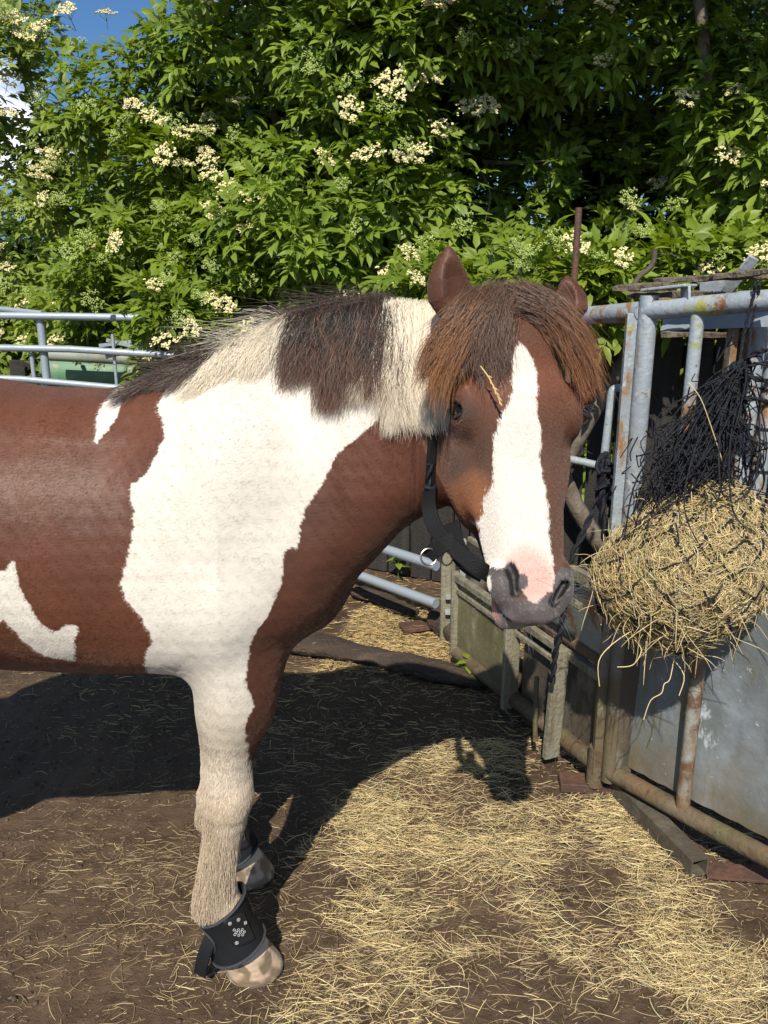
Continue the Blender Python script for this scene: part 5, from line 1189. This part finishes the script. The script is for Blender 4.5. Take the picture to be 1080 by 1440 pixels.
MB().torus(P(629, 785, 1.29), (.7, -1, .1), .012, .0014, 30, 8).build('ring', M['nickel'], hcl)
MB().torus(onskin(605, 684, .012), (.1, -.2, 1), .009, .0035, 20, 8).build('keeper', M['rope'], hcl)

def boot(off, label, sc=1.0):
    off = Vector(off)
    e = empty('fetlock_boot', Vector((-.33, 1.49, .1)) + off); tag(e, label, 'horse boot', 'magnetic boots on the front fetlocks')
    top = P(312, 1272, 1.492) + off; bot = P(331, 1326, 1.497) + off
    axis = (bot - top).normalized(); fr = Vector((1, 0, 0)); fr = (fr - axis * fr.dot(axis)).normalized(); sd_ = axis.cross(fr)
    if sd_.y > 0: sd_ = -sd_
    # rings: front (toe side) edge sits higher at the top; radii (front-back, side)
    rows_ = 12; nn_ = 40
    def ring(t, th_, r_off=0.0):
        c = top.lerp(bot, t); ra = np.interp(t, [0, .3, .6, 1], [.057, .053, .053, .063]) + r_off; rb = np.interp(t, [0, .3, .6, 1], [.053, .050, .050, .058]) + r_off
        slope = (1 - t) * .021 * math.cos(th_) + t * (.013 * math.cos(th_) - .004)
        return c + fr * ra * math.cos(th_) + sd_ * rb * math.sin(th_) - axis * slope + fr * .006 * t
    vs = []; 
    for k_ in (0, 1):
        for i in range(rows_ + 1):
            for j in range(nn_): vs.append(ring(i / rows_, 2 * math.pi * j / nn_, -.0055 * k_ + .0008 * math.sin(j * 1.3 + i)))
    Q_ = (rows_ + 1) * nn_; fs = []
    for i in range(rows_):
        for j in range(nn_):
            a = i * nn_ + j; b = i * nn_ + (j + 1) % nn_; fs += [(a, b, b + nn_, a + nn_), (Q_ + b, Q_ + a, Q_ + a + nn_, Q_ + b + nn_)]
    for j in range(nn_):
        j2 = (j + 1) % nn_; fs += [(j, Q_ + j, Q_ + j2, j2), (rows_ * nn_ + j, rows_ * nn_ + j2, Q_ + rows_ * nn_ + j2, Q_ + rows_ * nn_ + j)]
    mb = MB(); mb.add(vs, fs); mb.build('shell', M['neoprene'], e)
    for t_ in (0.0, 1.0):
        pts = [ring(t_, 2 * math.pi * j / 40, .001) for j in range(41)]; MB().tube(pts, .0032, 8, cap=False).build('edge_binding', M['binding'], e)
    # patch outline near the heel side
    def on(th_, t, o_=.002): return ring(t, th_, o_)
    pts = [on(math.radians(a), t) for a, t in ((170, .12), (150, .14), (132, .22), (122, .38), (124, .56), (136, .70), (155, .76), (172, .76))]
    MB().tube(smooth(pts, 4), .0022, 6).build('patch_seam', M['binding'], e)
    # hanging tab
    a = P(291, 1332, 1.452) + off; b = P(281, 1371, 1.462) + off
    MB().strap(smooth([a + Vector((.01, .01, .02)), a, a.lerp(b, .5) + Vector((-.002, -.004, 0)), b], 4), .030, .006, (-.25, -1, .3)).build('strap_tab', M['neoprene'], e, bevel=.0025)
    # control pad on the outer front
    pc = math.radians(54); u0, u1, t0, t1 = -30, 30, .10, .80; vs = []; fs = []; nu, nv_ = 14, 16
    def pad(uu, vv, o_):
        # rounded rectangle mapping
        x_ = uu * 2 - 1; y_ = vv * 2 - 1; 
        return on(pc + R(26) * x_ , .40 + .33 * y_ - .10 * x_, o_)
    def pp2(i, j, o_):
        x_ = i / nu * 2 - 1; y_ = j / nv_ * 2 - 1; k_ = 1 / max(1, (abs(x_) ** 5 + abs(y_) ** 5) ** .2); return pad((x_ * k_ + 1) / 2, (y_ * k_ + 1) / 2, o_)
    for o_ in (.0065, -.001):
        for i in range(nu + 1):
            for j in range(nv_ + 1):
                ed_ = (i in (0, nu) or j in (0, nv_)); vs.append(pp2(i, j, o_ - (.002 if ed_ and o_ > 0 else 0)))
    q_ = (nu + 1) * (nv_ + 1)
    for i in range(nu):
        for j in range(nv_):
            a = i * (nv_ + 1) + j; fs += [(a, a + nv_ + 1, a + nv_ + 2, a + 1), (q_ + a, q_ + a + 1, q_ + a + nv_ + 2, q_ + a + nv_ + 1)]
    for i in range(nu):
        for j in (0, nv_): a = i * (nv_ + 1) + j; fs.append((a, a + nv_ + 1, q_ + a + nv_ + 1, q_ + a))
    for j in range(nv_):
        for i in (0, nu): a = i * (nv_ + 1) + j; fs.append((a, a + 1, q_ + a + 1, q_ + a))
    mb = MB(); mb.add(vs, fs); cp = mb.build('control_pad', M['pad'], e)
    def disc(mb, uu, vv, r_o, r_i):
        c = pad(uu, vv, .0080); n_ = (pad(uu, vv, .02) - c).normalized(); mb.torus(c, n_, (r_o + r_i) / 2, (r_o - r_i) / 2, 18, 6)
        return c, n_
    for (uu, vv, sym) in ((.38, .14, 0), (.72, .13, 1), (.16, .36, 2), (.76, .84, 3)):
        mb = MB(); c, n_ = disc(mb, uu, vv, .0040, .0030)
        t1_ = n_.orthogonal().normalized(); t2_ = n_.cross(t1_)
        if sym == 0: mb.tube([c - t1_ * .0018, c + t1_ * .0018], .0004, 5); mb.tube([c + t2_ * .0012 + t1_ * .001, c - t2_ * .0012 + t1_ * .001], .0004, 5)
        elif sym == 1: mb.torus(c, n_, .0010, .0006, 12, 5)
        elif sym == 2: mb.tube([c - t1_ * .0014 + t2_ * .001, c + t1_ * .0014 + t2_ * .001], .0004, 5); mb.tube([c - t1_ * .0014 - t2_ * .001, c + t1_ * .0014 - t2_ * .001], .0004, 5)
        else: mb.tube([c - t2_ * .0016, c + t2_ * .0002], .0005, 5); mb.torus(c, n_, .0016, .0004, 12, 5)
        mb.build('button', M['print'], cp)
    mb = MB()
    for (uu, vv) in ((.40, .52), (.54, .47), (.68, .42), (.36, .62), (.50, .57), (.64, .52), (.60, .64), (.46, .68), (.72, .57)): disc(mb, uu - .02, vv - .02, .0031, .0021)
    mb.build('emblem', M['print'], cp)
    return e
boot((0, 0, 0), 'black boot with grey printed pad on the near front fetlock, strap tab hanging down')
boot((-.060, .305, 0), 'black boot on the far front fetlock, half hidden behind the near leg')

# dried grass stem caught in the forelock
gs = empty('grass_stalk', P(690, 540, 1.16)); tag(gs, 'dry seeded grass stem caught in the forelock above the blaze', 'grass stalk')
pts = [onskin(676, 515, .036), onskin(688, 532, .034), onskin(696, 548, .030), onskin(703, 565, .026)]
sm = simple('dry_stem', (.5, .34, .14), .6); MB().tube(smooth(pts, 5), .0011, 6).build('stem', sm, gs)
sp_ = smooth(pts, 5)
for i in range(4, len(sp_)):
    a = sp_[i]; tg_ = (sp_[min(i + 1, len(sp_) - 1)] - sp_[i - 1]).normalized(); sdv = (tg_ * 1.6 + Vector((rng.normal(0, .5), -.4, rng.normal(0, .5)))).normalized(); MB().tube([a, a + sdv * .004, a + sdv * .008], [.0006, .0013, .0003], 6).build('seed', sm, gs)
# ================================================================== ELDER BUSHES
def leaf_mat(name, c0, c1, tr=.35):
    m = bpy.data.materials.new(name); nt, b = nodes(m); N = nt.nodes.new; L = nt.links.new
    a = N('ShaderNodeAttribute'); a.attribute_name = 'tone'; oi = N('ShaderNodeObjectInfo')
    geo = N('ShaderNodeNewGeometry'); n = N('ShaderNodeTexNoise'); n.inputs['Scale'].default_value = 2.2; n.inputs['Detail'].default_value = 2; L(geo.outputs['Position'], n.inputs['Vector'])
    s = N('ShaderNodeMath'); s.operation = 'MULTIPLY_ADD'; s.inputs[1].default_value = .6; L(a.outputs['Fac'], s.inputs[0])
    s2 = N('ShaderNodeMath'); s2.operation = 'MULTIPLY_ADD'; s2.inputs[1].default_value = .9; s2.inputs[2].default_value = -.25; L(n.outputs[0], s2.inputs[0]); L(s2.outputs[0], s.inputs[2])
    x = N('ShaderNodeMixRGB'); x.inputs[1].default_value = (*c0, 1); x.inputs[2].default_value = (*c1, 1); L(s.outputs[0], x.inputs[0]); x.use_clamp = True
    L(x.outputs[0], b.inputs['Base Color']); b.inputs['Roughness'].default_value = .47; b.inputs['Specular IOR Level'].default_value = .32
    t = N('ShaderNodeBsdfTranslucent'); hs_ = N('ShaderNodeHueSaturation'); hs_.inputs['Saturation'].default_value = 1.1; hs_.inputs['Value'].default_value = 1.5; L(x.outputs[0], hs_.inputs['Color']); L(hs_.outputs[0], t.inputs['Color'])
    mm = N('ShaderNodeMixShader'); mm.inputs[0].default_value = tr; L(b.outputs[0], mm.inputs[1]); L(t.outputs[0], mm.inputs[2]); L(mm.outputs[0], nt.nodes['Material Output'].inputs[0])
    return m
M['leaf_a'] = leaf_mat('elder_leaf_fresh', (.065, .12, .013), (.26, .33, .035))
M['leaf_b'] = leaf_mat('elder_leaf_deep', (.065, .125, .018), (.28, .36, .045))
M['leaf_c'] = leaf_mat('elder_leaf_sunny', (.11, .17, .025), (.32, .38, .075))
M['leaf_d'] = leaf_mat('hedge_leaf_shade', (.03, .065, .012), (.09, .15, .022), .2)  # darker leaf copy: deep shade behind the elders put into the colour
M['branch'] = layered('elder_bark', (.10, .08, .055), [(12, .45, .6, (.17, .145, .11), (1, 1, 1))], rough=.85, bump=.5)
M['stemgreen'] = simple('green_stem', (.10, .15, .04), .6)
M['floret'] = simple('elder_floret', (.70, .62, .33), .7, noise_s=30, noise_c=(.52, .48, .20), lo=.45, hi=.6)
M['bud'] = simple('elder_bud', (.24, .32, .07), .7, noise_s=30, noise_c=(.38, .42, .13), lo=.45, hi=.65)

def leaflet(ln, wd, fold=.22, droop=.25):
    """pointed oval leaflet along +x, folded at the midrib, curving down"""
    xs = [0, .28, .62, 1.0]; ws = [0, .46, .40, 0]; v = []
    for i, x in enumerate(xs):
        z = -droop * ln * x * x; v.append((x * ln, 0, z))
    for s in (1, -1):
        for i in (1, 2): v.append((xs[i] * ln, s * ws[i] * wd * 2 * .5, -droop * ln * xs[i] ** 2 + fold * ws[i] * wd))
    # 0..3 midrib ; 4,5 left ; 6,7 right
    f = [(0, 1, 4), (1, 5, 4), (1, 2, 5), (2, 3, 5), (0, 6, 1), (1, 6, 7), (1, 7, 2), (2, 7, 3)]
    return np.array(v), np.array(f)
def compound(seed, ln=.085):
    """a pinnate elder leaf: 5 or 7 leaflets on a stalk, along +x, normal +z"""
    r = np.random.default_rng(seed); V = []; F = []; T = []; n = 0
    def put(v, f, pos, ang, roll, tone, sc=1):
        nonlocal n
        c, s = math.cos(ang), math.sin(ang); v = v * sc
        cr_, sr_ = math.cos(roll), math.sin(roll); v = np.stack([v[:, 0], v[:, 1] * cr_ - v[:, 2] * sr_, v[:, 1] * sr_ + v[:, 2] * cr_], 1)
        v = np.stack([v[:, 0] * c - v[:, 1] * s, v[:, 0] * s + v[:, 1] * c, v[:, 2]], 1) + pos
        V.append(v); F.append(f + n); T.append(np.full(len(v), tone)); n += len(v)
    pairs = 2 if r.random() < .6 else 3; L_ = ln * (1.15 if pairs == 2 else 1.55)
    dr = lambda x: -.35 * x * x / L_
    for i in range(pairs):
        x = L_ * (.42 + .5 * i / pairs); 
        for s in (1, -1):
            v, f = leaflet(ln * r.uniform(.8, 1.05) * (1 - .08 * abs(i - 1)), ln * .40, r.uniform(.1, .4), r.uniform(.1, .5)); put(v, f, np.array([x, 0, dr(x)]), s * r.uniform(.85, 1.2), s * r.uniform(-.1, .35), r.uniform(.2, .8))
    v, f = leaflet(ln * 1.12, ln * .44, r.uniform(.1, .4), r.uniform(.2, .6)); put(v, f, np.array([L_, 0, dr(L_)]), r.uniform(-.15, .15), 0, r.uniform(.3, .9))
    w_ = .0012; xs = np.linspace(0, L_, 4); sv = np.concatenate([np.stack([xs, np.full(4, w_), -.35 * xs ** 2 / L_], 1), np.stack([xs, np.full(4, -w_), -.35 * xs ** 2 / L_ + .0], 1)]); sf = np.array([(i, i + 4, i + 5) for i in range(3)] + [(i, i + 5, i + 1) for i in range(3)])
    V.append(sv); F.append(sf + n); T.append(np.full(8, .9)); n += 8
    return np.concatenate(V), np.concatenate(F), np.concatenate(T)
COMP = [compound(s) for s in range(10)]
def leaf_mesh(i, mat):
    V, F, T = COMP[i]; me = np_mesh('leaf', V, F); at = me.attributes.new('tone', 'FLOAT', 'POINT'); at.data.foreach_set('value', T.astype(np.float32)); me.materials.append(mat); return me
def umbel(seed, bud=False):
    """flat-topped flower head: rays branching from a stalk with many tiny florets, axis +z, about 0.13 m across"""
    r = np.random.default_rng(seed); V = []; F = []; n = 0; SV = MB(); 
    R_ = .068 if not bud else .06; nb = 5
    hv = []; 
    for b_ in range(nb + 1):
        a = 2 * math.pi * b_ / nb + r.uniform(-.2, .2); rr_ = R_ * (.62 if b_ < nb else 0); c = np.array([rr_ * math.cos(a), rr_ * math.sin(a), .05 + r.uniform(-.006, .006) - .18 * rr_])
        SV.tube([Vector((0, 0, -.05)), Vector((0, 0, 0)), Vector(c)], [.0016, .0014, .0008], 4, cap=False)
        for k_ in range(7):
            a2 = r.uniform(0, 2 * math.pi); q = c + np.array([math.cos(a2), math.sin(a2), 0]) * r.uniform(.003, .028) + np.array([0, 0, .012 + r.normal(0, .004)])
            for z_ in range(7 if not bud else 6): hv.append(q + r.normal(0, .0048, 3) * np.array([1, 1, .6]))
    s = .0046 if not bud else .0034
    for q in hv:
        nrm = np.array([r.normal(0, .5), r.normal(0, .5), 1]); nrm /= np.linalg.norm(nrm); u = np.cross(nrm, [1, .1, 0]); u /= np.linalg.norm(u); v_ = np.cross(nrm, u); ang = r.uniform(0, 1.5); sc = s * r.uniform(.7, 1.25)
        pts = [q + nrm * sc * .5]; 
        for k_ in range(5): aa = ang + 2 * math.pi * k_ / 5; pts.append(q + (u * math.cos(aa) + v_ * math.sin(aa)) * sc)
        V += pts; F += [(n, n + 1 + k_, n + 1 + (k_ + 1) % 5) for k_ in range(5)]; n += 6
    return np.array(V), np.array(F), SV
UMB = []
for sd_i in range(5):
    V, F, SV = umbel(sd_i, sd_i >= 3); me = np_mesh('flower_cluster', V, F); me.materials.append(M['bud' if sd_i >= 3 else 'floret'])
    ms = bpy.data.meshes.new('flower_stalk'); ms.from_pydata([tuple(v) for v in SV.v], [], SV.f); ms.materials.append(M['stemgreen']); UMB.append((me, ms))
    # stalks joined into the same mesh
    bm = bmesh.new(); bm.from_mesh(me); k0 = len(bm.faces); bm.from_mesh(ms); bm.faces.ensure_lookup_table(); me.materials.append(M['stemgreen'])
    for i_f in range(k0, len(bm.faces)): bm.faces[i_f].material_index = 1
    bm.to_mesh(me); bm.free()

def frame_from(dirs, ups):
    x = dirs / np.linalg.norm(dirs, axis=1)[:, None]; y = np.cross(ups, x); y /= np.linalg.norm(y, axis=1)[:, None] + 1e-9; z = np.cross(x, y); return np.stack([x, y, z], 2)   # columns
def sprays(centres, outw, nleaf, scale):
    """leaf poses round each twig tip"""
    pos = []; rot = []; sc = []
    n = len(centres); 
    for k_ in range(nleaf):
        pair = k_ // 2; a = (k_ % 2) * math.pi + pair * 1.57 + rng.normal(0, .25, n)
        o_ = outw; up = np.tile(np.array([0, 0, 1.0]), (n, 1)); s_ = np.cross(o_, up); s_ /= np.linalg.norm(s_, axis=1)[:, None] + 1e-9; u_ = np.cross(s_, o_)
        lateral = s_ * np.cos(a)[:, None] + u_ * np.sin(a)[:, None]; lean = .25 + .25 * pair
        d = o_ * (1.15 - lean) + lateral * (.65 + .2 * pair) + np.array([0, 0, -.06]) + rng.normal(0, .18, (n, 3))
        p = centres - o_ * (.05 * pair * scale) + rng.normal(0, .012, (n, 3))
        nrm = np.array([0, -.35, 1.0]) + o_ * .4 + rng.normal(0, .28, (n, 3)); pos.append(p); rot.append(frame_from(d, nrm)); sc.append(scale * rng.uniform(.7, 1.2, n))
    return np.concatenate(pos), np.concatenate(rot), np.concatenate(sc)
def lobes_points(lobes, n, depth=.35):
    """points in the outer shell of a union of ellipsoids with their outward directions"""
    P_ = []; O_ = []
    wts = np.array([l[3] * l[5] + l[3] * l[4] + l[4] * l[5] for l in lobes]); wts /= wts.sum()
    cnt_ = rng.multinomial(n, wts)
    for l, c in zip(lobes, cnt_):
        d = rng.normal(0, 1, (c, 3)); d /= np.linalg.norm(d, axis=1)[:, None]; d[:, 1] = np.where(d[:, 1] > .35, -d[:, 1], d[:, 1])
        r_ = (1 - depth * rng.random(c) ** 1.6)
        r_ *= 1 + .16 * fnoise(d + np.array(l[:3]), 3.3, 1) + .10 * fnoise(d + np.array(l[:3]), 8.0, 3)
        p = np.array(l[:3]) + d * np.array(l[3:6]) * r_[:, None]; ok = p[:, 2] > .08; P_.append(p[ok]); O_.append((d / np.array(l[3:6]))[ok])
    P_ = np.concatenate(P_); O_ = np.concatenate(O_); O_ /= np.linalg.norm(O_, axis=1)[:, None]; return P_, O_
CAMP = np.array([0, 0, CAMZ]); CR = np.array([[1, 0, 0], [0, ST, CT], [0, CT, -ST]])
def topx(p):
    q = (p - CAMP) @ CR.T; return 540 + FPX * q[:, 0] / q[:, 2], 720 - FPX * q[:, 1] / q[:, 2]
def bush(name, label, lobes, n_sprays, mats, trunk, scale=1.0, nleaf=6, flowers=(), ringf=0, n_obj=220, keep=None, depth=.4):
    root = empty(name, trunk[0]); tag(root, label, 'tree', 'elder trees behind the yard')
    C_, O_ = lobes_points(lobes, n_sprays, depth)
    # light clumps: thin out by a slow noise so that dark hollows stay between the sprays
    if keep is not None:
        k_ = rng.random(len(C_)) < keep(C_); C_ = C_[k_]; O_ = O_[k_]
    O_ = O_ + np.array([0, -.25, .25]) + rng.normal(0, .2, O_.shape); O_ /= np.linalg.norm(O_, axis=1)[:, None]
    pos, rot, sc = sprays(C_, O_, nleaf, scale); n = len(pos); var = rng.integers(0, len(COMP), n)
    # the leaves that show largest become objects of their own
    px_, py_ = topx(pos); vis = (px_ > 0) & (px_ < 1080) & (py_ > -10) & (py_ < 900); dist = np.linalg.norm(pos - CAMP, axis=1) / sc
    order = np.argsort(np.where(vis, dist, 99)); own = order[:n_obj]; own = own[vis[own]]
    lm = [leaf_mesh(i, mats) for i in range(len(COMP))]
    for i in own:
        o = bpy.data.objects.new('leaf', lm[var[i]]); COL.objects.link(o); o.parent = root; o.matrix_parent_inverse = Matrix.Translation(-root.location)
        Mx = Matrix([list(r_) for r_ in rot[i] * sc[i]]).to_4x4(); Mx.translation = Vector(pos[i]); o.matrix_basis = Mx
    mask = np.ones(n, bool); mask[own] = False
    Vs = []; Fs = []; Ts = []; off = 0
    for v_ in range(len(COMP)):
        s_ = np.where(mask & (var == v_))[0]
        if not len(s_): continue
        V, F, T = COMP[v_]
        W_ = np.einsum('nij,vj->nvi', rot[s_] * sc[s_][:, None, None], V) + pos[s_][:, None]
        Vs.append(W_.reshape(-1, 3)); Fs.append((F[None] + (np.arange(len(s_)) * len(V))[:, None, None] + off).reshape(-1, 3)); Ts.append((T[None] * .6 + rng.random((len(s_), 1)) * .5 - .05).ravel()); off += len(s_) * len(V)
    me = np_mesh('foliage', np.concatenate(Vs), np.concatenate(Fs)); at = me.attributes.new('tone', 'FLOAT', 'POINT'); at.data.foreach_set('value', np.concatenate(Ts).astype(np.float32))
    fo = link_mesh('foliage', me, mats, root, smooth=False); fo['kind'] = 'stuff'
    # trunk and limbs reaching into the lobes
    for ti, t0 in enumerate(trunk):
        t0 = Vector(t0); l0 = Vector(lobes[ti % len(lobes)][:3]); mid = t0.lerp(l0, .5) + Vector(rng.normal(0, .12, 3)); pts = smooth([t0, mid, l0], 5)
        MB().tube(pts, [.055 - .035 * i / (len(pts) - 1) for i in range(len(pts))], 10).build('trunk', M['branch'], root, noise_amp=.01, noise_scale=9)
    nl = min(46, len(C_)); sel = rng.choice(len(C_), nl, replace=False); mb = MB()
    for i in sel:
        e_ = Vector(C_[i]); k0 = min(range(len(lobes)), key=lambda j: (Vector(lobes[j][:3]) - e_).length); s0 = Vector(lobes[k0][:3]).lerp(e_, .1); mid = s0.lerp(e_, .5) + Vector(rng.normal(0, .08, 3)) + Vector((0, 0, -.05)); pts = smooth([s0, mid, e_], 4)
        mb.tube(pts, [.013 - .010 * q / (len(pts) - 1) for q in range(len(pts))], 6, cap=False)
    mb.build('twigs', M['branch'], root)['kind'] = 'stuff'
    # flower heads, at measured places, set just proud of the leaves
    tr_ = C_; pxs, pys = topx(tr_); dd = np.linalg.norm(tr_ - CAMP, axis=1)
    fl = [(a, b, c_, s_) for (a, b, c_, s_) in flowers]
    for k_ in range(ringf):
        i = rng.integers(len(C_)); 
        if -30 < pxs[i] < 1110 and -20 < pys[i] < 520: fl.append((pxs[i], pys[i], int(rng.integers(0, 5)), rng.uniform(.55, 1.0)))
    for (a, b, kd, s_) in fl:
        near_ = np.where((np.abs(pxs - a) < 32) & (np.abs(pys - b) < 32))[0]
        if len(near_): j = near_[np.argmin(dd[near_])]; D_ = C_[j, 1] - .05
        else:
            near_ = np.where((np.abs(pxs - a) < 90) & (np.abs(pys - b) < 90))[0]
            if not len(near_): continue
            D_ = np.percentile(C_[near_, 1], 20)
        o = bpy.data.objects.new('flower_cluster', UMB[kd][0]); COL.objects.link(o); o.parent = root; o.matrix_parent_inverse = Matrix.Translation(-root.location)
        ax = Vector((rng.normal(0, .3), -.75 + rng.normal(0, .25), .75 + rng.normal(0, .2))); o.matrix_basis = Matrix.Translation(P(a, b, D_)) @ ax.to_track_quat('Z', 'Y').to_matrix().to_4x4() @ Matrix.Scale(s_ * (1.3 if name == 'elder_tree' else .95), 4)
    return root
# measured flower heads (pixel, kind, size)
FA = [(20, 40, 0, 1), (60, 60, 1, 1.2), (100, 28, 2, 1.1), (110, 75, 3, 1), (150, 30, 0, .8), (68, 243, 1, .7), (10, 382, 0, .7), (45, 60, 4, 1), (10, 120, 1, 1), (55, 145, 3, .9), (14, 170, 2, .8), (35, 300, 4, .8), (85, 290, 3, .9), (60, 175, 4, .9), (75, 390, 3, .7), (95, 330, 4, .8), (130, 260, 3, .8)]
FB = [(213, 177, 0, .9), (264, 200, 1, .95), (258, 245, 2, .9), (300, 253, 0, .85), (376, 298, 1, .7), (320, 438, 2, .85), (283, 428, 3, .8), (240, 485, 0, 1), (270, 465, 2, .7), (296, 385, 3, .7), (258, 320, 4, .8), (275, 345, 3, .6), (225, 300, 3, .7), (355, 18, 2, .9), (355, 405, 4, .9), (335, 195, 3, .7), (120, 345, 3, .9), (150, 372, 4, .7), (170, 200, 4, .8)]
FC_ = [(616, 30, 1, 1.1), (555, 130, 0, 1.1), (597, 120, 2, .95), (490, 160, 1, .8), (521, 237, 0, 1.1), (453, 232, 2, .75), (617, 193, 1, .8), (660, 165, 0, .9), (685, 158, 2, .8), (442, 112, 3, .8), (500, 130, 4, 1), (430, 95, 4, .8), (510, 325, 4, .8), (545, 165, 3, .9), (570, 215, 3, .7), (660, 60, 3, .7), (728, 80, 4, .9), (480, 265, 4, .6), (545, 400, 1, .9), (605, 392, 0, .8), (700, 390, 2, .8), (655, 325, 3, .9), (600, 355, 4, .9)]
FD = [(840, 20, 1, 1.0), (795, 6, 0, .9), (845, 95, 1, .6), (958, 150, 1, .8), (1035, 140, 2, .7), (1018, 222, 0, .8), (926, 275, 0, 1.0), (885, 305, 1, .9), (950, 300, 4, .8), (1055, 85, 3, 1.1), (995, 120, 3, .9), (1070, 370, 0, .9), (1015, 365, 4, .7), (760, 240, 4, .8), (785, 215, 4, .9), (840, 160, 4, .9), (750, 370, 3, .9), (800, 355, 0, .9), (775, 345, 3, .8), (835, 375, 3, .8), (880, 290, 3, .8), (730, 385, 3, .7), (905, 335, 3, .7), (1050, 60, 3, .9)]
nk = lambda sc, lo, sl, sd_: (lambda c: np.clip(lo + sl * fnoise(c, sc, sd_) + .3 * fnoise(c, sc * 2.7, sd_ + 3), .02, 1))
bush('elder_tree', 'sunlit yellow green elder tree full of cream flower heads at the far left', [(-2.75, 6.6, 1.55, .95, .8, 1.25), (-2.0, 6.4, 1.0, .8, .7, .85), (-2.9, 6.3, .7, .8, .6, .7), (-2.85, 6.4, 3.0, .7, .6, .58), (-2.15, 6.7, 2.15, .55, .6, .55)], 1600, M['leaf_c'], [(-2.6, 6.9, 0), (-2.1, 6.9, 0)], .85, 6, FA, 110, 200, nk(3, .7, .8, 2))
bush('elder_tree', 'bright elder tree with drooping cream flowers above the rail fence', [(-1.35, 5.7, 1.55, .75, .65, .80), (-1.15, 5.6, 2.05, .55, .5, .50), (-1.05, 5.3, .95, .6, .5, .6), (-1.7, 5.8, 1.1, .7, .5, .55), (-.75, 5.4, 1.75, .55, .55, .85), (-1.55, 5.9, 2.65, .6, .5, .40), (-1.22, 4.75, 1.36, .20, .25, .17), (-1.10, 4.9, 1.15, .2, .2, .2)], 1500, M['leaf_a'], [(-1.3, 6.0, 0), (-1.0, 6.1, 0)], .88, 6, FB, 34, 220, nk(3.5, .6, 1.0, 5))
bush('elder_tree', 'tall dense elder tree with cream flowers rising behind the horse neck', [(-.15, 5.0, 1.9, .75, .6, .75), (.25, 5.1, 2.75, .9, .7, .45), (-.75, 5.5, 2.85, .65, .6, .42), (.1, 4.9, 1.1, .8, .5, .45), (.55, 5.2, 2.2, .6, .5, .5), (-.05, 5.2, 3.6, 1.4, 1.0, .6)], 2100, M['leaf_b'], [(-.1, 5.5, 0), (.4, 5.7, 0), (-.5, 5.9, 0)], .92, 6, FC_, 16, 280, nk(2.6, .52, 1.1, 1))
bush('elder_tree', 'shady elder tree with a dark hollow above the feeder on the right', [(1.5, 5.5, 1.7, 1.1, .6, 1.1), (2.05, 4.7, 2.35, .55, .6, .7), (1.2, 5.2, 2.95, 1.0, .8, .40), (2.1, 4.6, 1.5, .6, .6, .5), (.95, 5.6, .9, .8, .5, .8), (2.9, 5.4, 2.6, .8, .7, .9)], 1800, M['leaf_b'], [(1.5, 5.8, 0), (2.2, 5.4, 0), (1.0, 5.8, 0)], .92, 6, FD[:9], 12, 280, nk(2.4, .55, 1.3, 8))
bush('elder_tree', 'overhanging elder crown reaching over the feeder at the top right of the yard', [(1.3, 4.3, 3.65, 1.5, 1.1, .55), (2.3, 3.9, 3.4, .9, .9, .5), (.2, 4.6, 3.75, 1.0, .9, .5)], 300, M['leaf_b'], [(2.6, 5.0, 0)], 1.1, 6, (), 0, 60, None, .8)
bush('elder_bush', 'low bright elder shoots with green flower buds just behind the feeder rail', [(.78, 3.35, 1.50, .34, .22, .20), (.55, 3.5, 1.38, .3, .2, .25), (1.15, 3.4, 1.56, .42, .2, .13), (1.65, 3.3, 1.55, .4, .25, .18), (.25, 3.75, 1.45, .22, .2, .24)], 300, M['leaf_a'], [(.8, 3.62, 0), (1.3, 3.55, 0), (.4, 3.75, 0)], .78, 6, FD[9:], 6, 290, None, .7)
bush('hedge_tree', 'tree in the second row behind the elders, shade put into its dark green, left half', [(-2.6, 8.4, 1.1, 1.7, .8, 1.3), (-.9, 7.6, 1.4, 1.2, .8, 1.45), (-.2, 7.2, 2.9, 1.1, .8, 1.0)], 1300, M['leaf_d'], [(-2.4, 8.6, 0), (-.8, 7.9, 0)], 1.5, 6, (), 0, 0, None, .3)
bush('hedge_tree', 'tree in the second row behind the elders, shade put into its dark green, right half', [(1.0, 7.0, 1.4, 1.3, .8, 1.7), (2.6, 6.8, 1.5, 1.3, .8, 1.7), (1.6, 6.6, 3.3, 1.8, 1.0, .9), (3.2, 6.0, 2.6, 1.0, .7, 1.2)], 1500, M['leaf_d'], [(1.0, 7.4, 0), (2.6, 7.2, 0)], 1.5, 6, (), 0, 0, None, .3)
# weeds at the foot of the hurdle
def weed(px, py, n, sc, label):
    q = G(px, py); root = empty('weed_seedling', (q.x, q.y, 0)); tag(root, label, 'weed')
    MB().tube([Vector((q.x, q.y, 0)), Vector((q.x, q.y, .06 * sc + .03))], .0015, 6).build('stem', M['stemgreen'], root)
    V, F = leaflet(.05 * sc, .032 * sc, .2, .3); me = np_mesh('leaf', V, F); at = me.attributes.new('tone', 'FLOAT', 'POINT'); at.data.foreach_set('value', np.full(len(V), .8, dtype=np.float32)); me.materials.append(M['leaf_a'])
    for i in range(n):
        o = bpy.data.objects.new('leaf', me); COL.objects.link(o); o.parent = root; o.matrix_parent_inverse = Matrix.Translation(-root.location); a = i * 2.4
        o.matrix_basis = Matrix.Translation((q.x, q.y, .03 * sc + .03 + .008 * i * sc)) @ Matrix.Rotation(a, 4, 'Z') @ Matrix.Rotation(-.3 + .1 * (i % 3), 4, 'Y') 
weed(657, 962, 7, 1.0, 'small green seedling growing between the old log and the rotten beam')
weed(706, 968, 5, .6, 'tiny green seedling beside the mossy flat stile')
weed(560, 815, 9, 1.3, 'green weed growing in shade behind the low gate rails')
